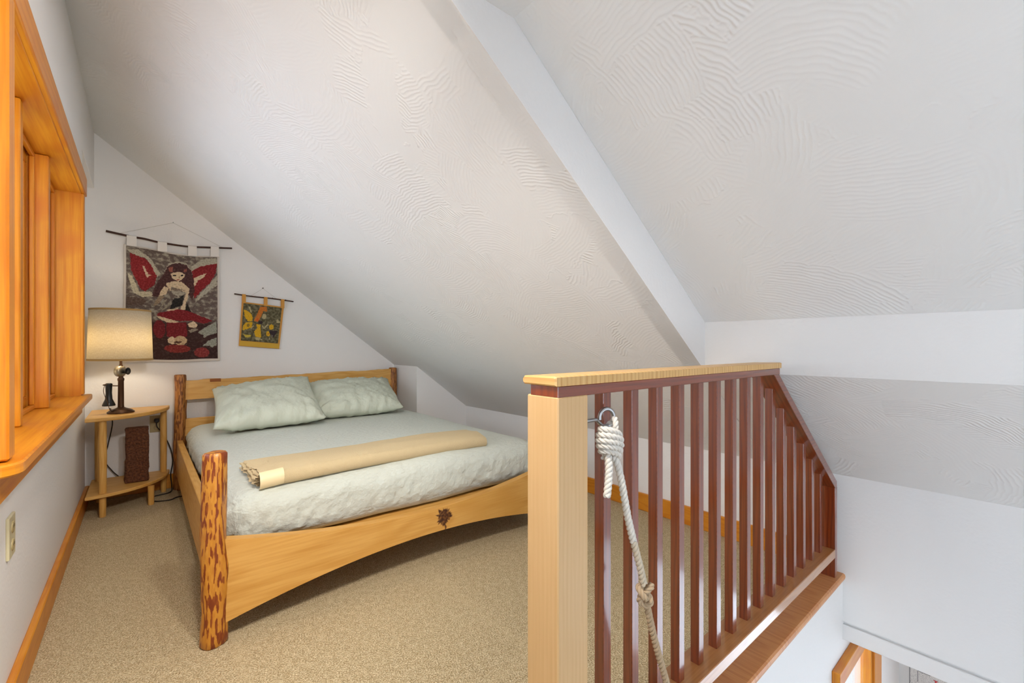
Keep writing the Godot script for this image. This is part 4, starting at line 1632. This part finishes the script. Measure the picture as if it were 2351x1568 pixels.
# ---------------------------------------------------------------- sockets and cords
func small_things():
	# socket on the gable wall, behind the nightstand
	var t := thing("outlet", "ivory outlet on the gable wall with a black plug in it", "outlet", P(0.082, 0.41, DB - 0.003))
	var m := mb()
	bx(m, Vector3(0.044, 0.410, DB - 0.006), Vector3(0.120, 0.528, DB), 0.002)
	obj("plate", m, M.ivory_dark, t)
	for y in [0.442, 0.496]:
		m = mb()
		lathe(m, P(0.082, y, DB - 0.005), [Vector2(0.0165, 0), Vector2(0.0165, 0.003), Vector2(0.014, 0.004)], 18, null, Basis(Vector3.RIGHT, PI / 2))
		obj("socket", m, M.ivory_dark, t)
	m = mb()
	bx(m, Vector3(0.068, 0.481, DB - 0.034), Vector3(0.096, 0.508, DB - 0.009), 0.004)
	var pl := obj("power_plug", m, M.cord)
	tag(pl, "black plug pushed into the gable wall outlet", "plug")
	m = mb()
	tube(m, curve([P(0.082, 0.485, DB - 0.03), P(0.085, 0.45, DB - 0.045), P(0.115, 0.40, DB - 0.03), P(0.155, 0.30, DB - 0.028), P(0.172, 0.20, DB - 0.03), P(0.160, 0.10, DB - 0.03), P(0.166, 0.02, DB - 0.05), P(0.150, 0.006, DB - 0.15), P(0.06, 0.005, DB - 0.19), P(0.06, 0.005, DB - 0.30), P(0.14, 0.005, DB - 0.34), P(0.20, 0.005, DB - 0.30), P(0.32, 0.005, DB - 0.36)], 0.01), 0.0036, 7)
	var cd := obj("extension_cord", m, M.cord)
	tag(cd, "black power cord running from the outlet under the bed", "cord")
	m = mb()
	tube(m, curve([P(-0.145, 0.602, 3.84), P(-0.16, 0.604, 3.97), P(-0.165, 0.58, 4.003), P(-0.150, 0.50, 4.003), P(-0.172, 0.36, 4.003), P(-0.188, 0.26, 4.003), P(-0.15, 0.18, 4.003), P(-0.11, 0.12, 4.003), P(-0.09, 0.02, 4.0)], 0.01), 0.0032, 7)
	var c2 := obj("lamp_cord", m, M.cord)
	tag(c2, "brown lamp cord hanging down behind the nightstand", "cord")
	# socket under the window
	t = thing("outlet", "ivory outlet on the window wall under the sill", "outlet", P(XL, 0.43, 1.85))
	m = mb()
	bx(m, Vector3(XL, 0.430, 1.815), Vector3(XL + 0.007, 0.546, 1.892), 0.002)
	obj("plate", m, M.ivory, t)
	for y in [0.463, 0.513]:
		m = mb()
		lathe(m, P(XL + 0.0065, y, 1.8535), [Vector2(0.0165, 0), Vector2(0.0165, 0.0025), Vector2(0.014, 0.0035)], 18, null, Basis(Vector3.BACK, -PI / 2))
		var s := obj("socket", m, M.ivory_dark, t)
		m = mb()
		for d in [1.847, 1.86]:
			bx(m, Vector3(XL + 0.0085, y - 0.001, d - 0.001), Vector3(XL + 0.0104, y + 0.007, d + 0.001))
		obj("slot", m, M.slot, s)

# ---------------------------------------------------------------- the storey below, seen past the stairwell
func lower_storey():
	# wall below the loft edge with a window in it
	var wx0 := 2.33
	var wx1 := 2.86
	var wy0 := -1.6
	var wy1 := -0.42
	var m := mb()
	bx(m, Vector3(0.60, LOW, 0.575), Vector3(wx0, -0.022, 0.70))
	bx(m, Vector3(wx1, LOW, 0.575), Vector3(3.6, -0.1, 0.70))
	bx(m, Vector3(wx0, LOW, 0.575), Vector3(wx1, wy0, 0.70))
	bx(m, Vector3(wx0, wy1, 0.575), Vector3(wx1, -0.022, 0.70))
	struct("wall_stair", m, M.wall, "white wall dropping below the loft edge")
	m = mb()
	bx(m, Vector3(wx0, wy0, 0.56), Vector3(wx0 + 0.02, wy1, 0.605), 0.002, 1)
	bx(m, Vector3(wx1 - 0.02, wy0, 0.56), Vector3(wx1, wy1, 0.605), 0.002, 1)
	bx(m, Vector3(wx0, wy1 - 0.02, 0.56), Vector3(wx1, wy1, 0.605), 0.002, 0)
	bx(m, Vector3(wx0, wy0, 0.56), Vector3(wx1, wy0 + 0.02, 0.605), 0.002, 0)
	var w := struct("window_2", m, M.pine, "orange wood window in the storey below")
	m = mb()
	bx(m, Vector3(wx0 - 0.09, wy1 - 0.004, 0.545), Vector3(wx1 + 0.17, wy1 + 0.066, 0.575), 0.003, 0)
	obj("head_casing", m, M.pine, w)
	m = mb()
	bx(m, Vector3(wx1 + 0.001, wy0, 0.550), Vector3(wx1 + 0.15, wy1 - 0.004, 0.575), 0.003, 1)
	obj("side_casing", m, M.pine, w)
	m = mb()
	bx(m, Vector3(wx0 - 0.09, wy0, 0.550), Vector3(wx0 - 0.001, wy1 - 0.004, 0.575), 0.003, 1)
	obj("side_casing", m, M.pine, w)
	m = mb()
	bx(m, Vector3(wx0 + 0.02, wy0 + 0.02, 0.592), Vector3(wx1 - 0.02, wy1 - 0.02, 0.597))
	obj("pane", m, M.glass, w)
	# far wall of the storey below, with a row of windows
	m = mb()
	bx(m, Vector3(3.6, LOW, 0.05), Vector3(3.75, -0.1, 0.70))
	bx(m, Vector3(3.6, LOW, DF - 0.2), Vector3(3.75, -0.1, DF + 0.05))
	bx(m, Vector3(3.6, LOW, DF + 0.05), Vector3(3.75, -2.0, 0.05))
	bx(m, Vector3(3.6, -0.36, DF + 0.05), Vector3(3.75, -0.1, 0.05))
	struct("wall_lower", m, M.wall, "white outside wall of the storey below")
	m = mb()
	for d in [-1.85, -1.235, -0.62, -0.01]:
		bx(m, Vector3(3.62, -2.0, d), Vector3(3.70, -0.36, d + 0.06), 0.003, 1)
	for y in [-2.0, -0.42]:
		for d in [-1.79, -1.175, -0.56]:
			bx(m, Vector3(3.62, y, d), Vector3(3.70, y + 0.06, d + 0.55), 0.003, 2)
	w = struct("window_4", m, M.pine, "row of wood-framed windows in the storey below")
	for d in [-1.79, -1.175, -0.56]:
		m = mb()
		bx(m, Vector3(3.657, -1.94, d), Vector3(3.663, -0.42, d + 0.55))
		obj("pane", m, M.glass, w)
	m = mb()
	bx(m, Vector3(XK + 0.12, -0.1, DF - 0.2), Vector3(3.75, 0.0, 0.70))
	struct("ceiling_lower", m, M.wall, "white low ceiling over the window nook below")
	m = mb()
	bx(m, Vector3(XL, LOW - 0.12, DF - 0.2), Vector3(3.75, LOW, 0.70), 0.0, 2)
	struct("floor_lower", m, M.lowfloor, "pale wooden floor of the storey below")
	# poster
	m = MB.new()
	var a := P(3.598, -0.93, 0.527)
	var b := P(3.598, -0.93, 0.10)
	var c := P(3.598, -1.55, 0.10)
	var d2 := P(3.598, -1.55, 0.527)
	m.quad(a, b, c, d2, Vector3.LEFT, Vector2(0, 0), Vector2(1, 0), Vector2(1, 1), Vector2(0, 1))
	var k := Vector3(0.002, 0, 0)
	m.quad(a + k, b + k, c + k, d2 + k, Vector3.RIGHT)
	m.quad(a, b, b + k, a + k, Vector3.UP)
	m.quad(d2, c, c + k, d2 + k, Vector3.DOWN)
	m.quad(a, d2, d2 + k, a + k, Vector3.FORWARD)
	m.quad(b, c, c + k, b + k, Vector3.BACK)
	var po := obj("poster", m, M.paper)
	tag(po, "pale printed poster with red lettering on the lower wall", "poster")
	var tm := TextMesh.new()
	tm.text = "Hu"
	var sf := SystemFont.new()
	sf.font_names = PackedStringArray(["Droid Serif"])
	tm.font = sf
	tm.font_size = 32
	tm.pixel_size = 0.0022
	tm.depth = 0.001
	tm.material = M.redink
	var tn := MeshInstance3D.new()
	tn.name = "lettering"
	tn.mesh = tm
	tn.position = P(3.5972, -0.985, 0.37) - wp[po]
	tn.rotation.y = -PI / 2
	po.add_child(tn)
	# snowy ground and a bare shrub outside
	m = mb()
	bx(m, Vector3(-40, -2.95, -40), Vector3(40, -2.75, 40))
	struct("ground", m, M.snow, "snow-covered ground outside the windows")
	var sh := thing("bare_shrub", "leafless grey shrub in the snow outside the lower window", "shrub", P(4.6, -2.75, 1.6))
	var r := RandomNumberGenerator.new()
	r.seed = 8
	for i in 16:
		var p0 := P(4.6 + r.randf_range(-0.5, 0.5), -2.76, 1.5 + r.randf_range(-0.35, 0.5))
		var p1 := p0 + Vector3(r.randf_range(-0.4, 0.4), r.randf_range(0.5, 0.9), r.randf_range(-0.3, 0.3))
		var p2 := p1 + Vector3(r.randf_range(-0.4, 0.4), r.randf_range(0.2, 0.5), r.randf_range(-0.3, 0.3))
		m = mb()
		tube(m, curve([p0, p1, p2], 0.08), 0.014, 6, false, 0.004)
		tube(m, curve([p1, p1 + Vector3(r.randf_range(-0.4, 0.4), 0.25, r.randf_range(-0.3, 0.3))], 0.08), 0.008, 5, false, 0.003)
		obj("branch", m, M.branch, sh)
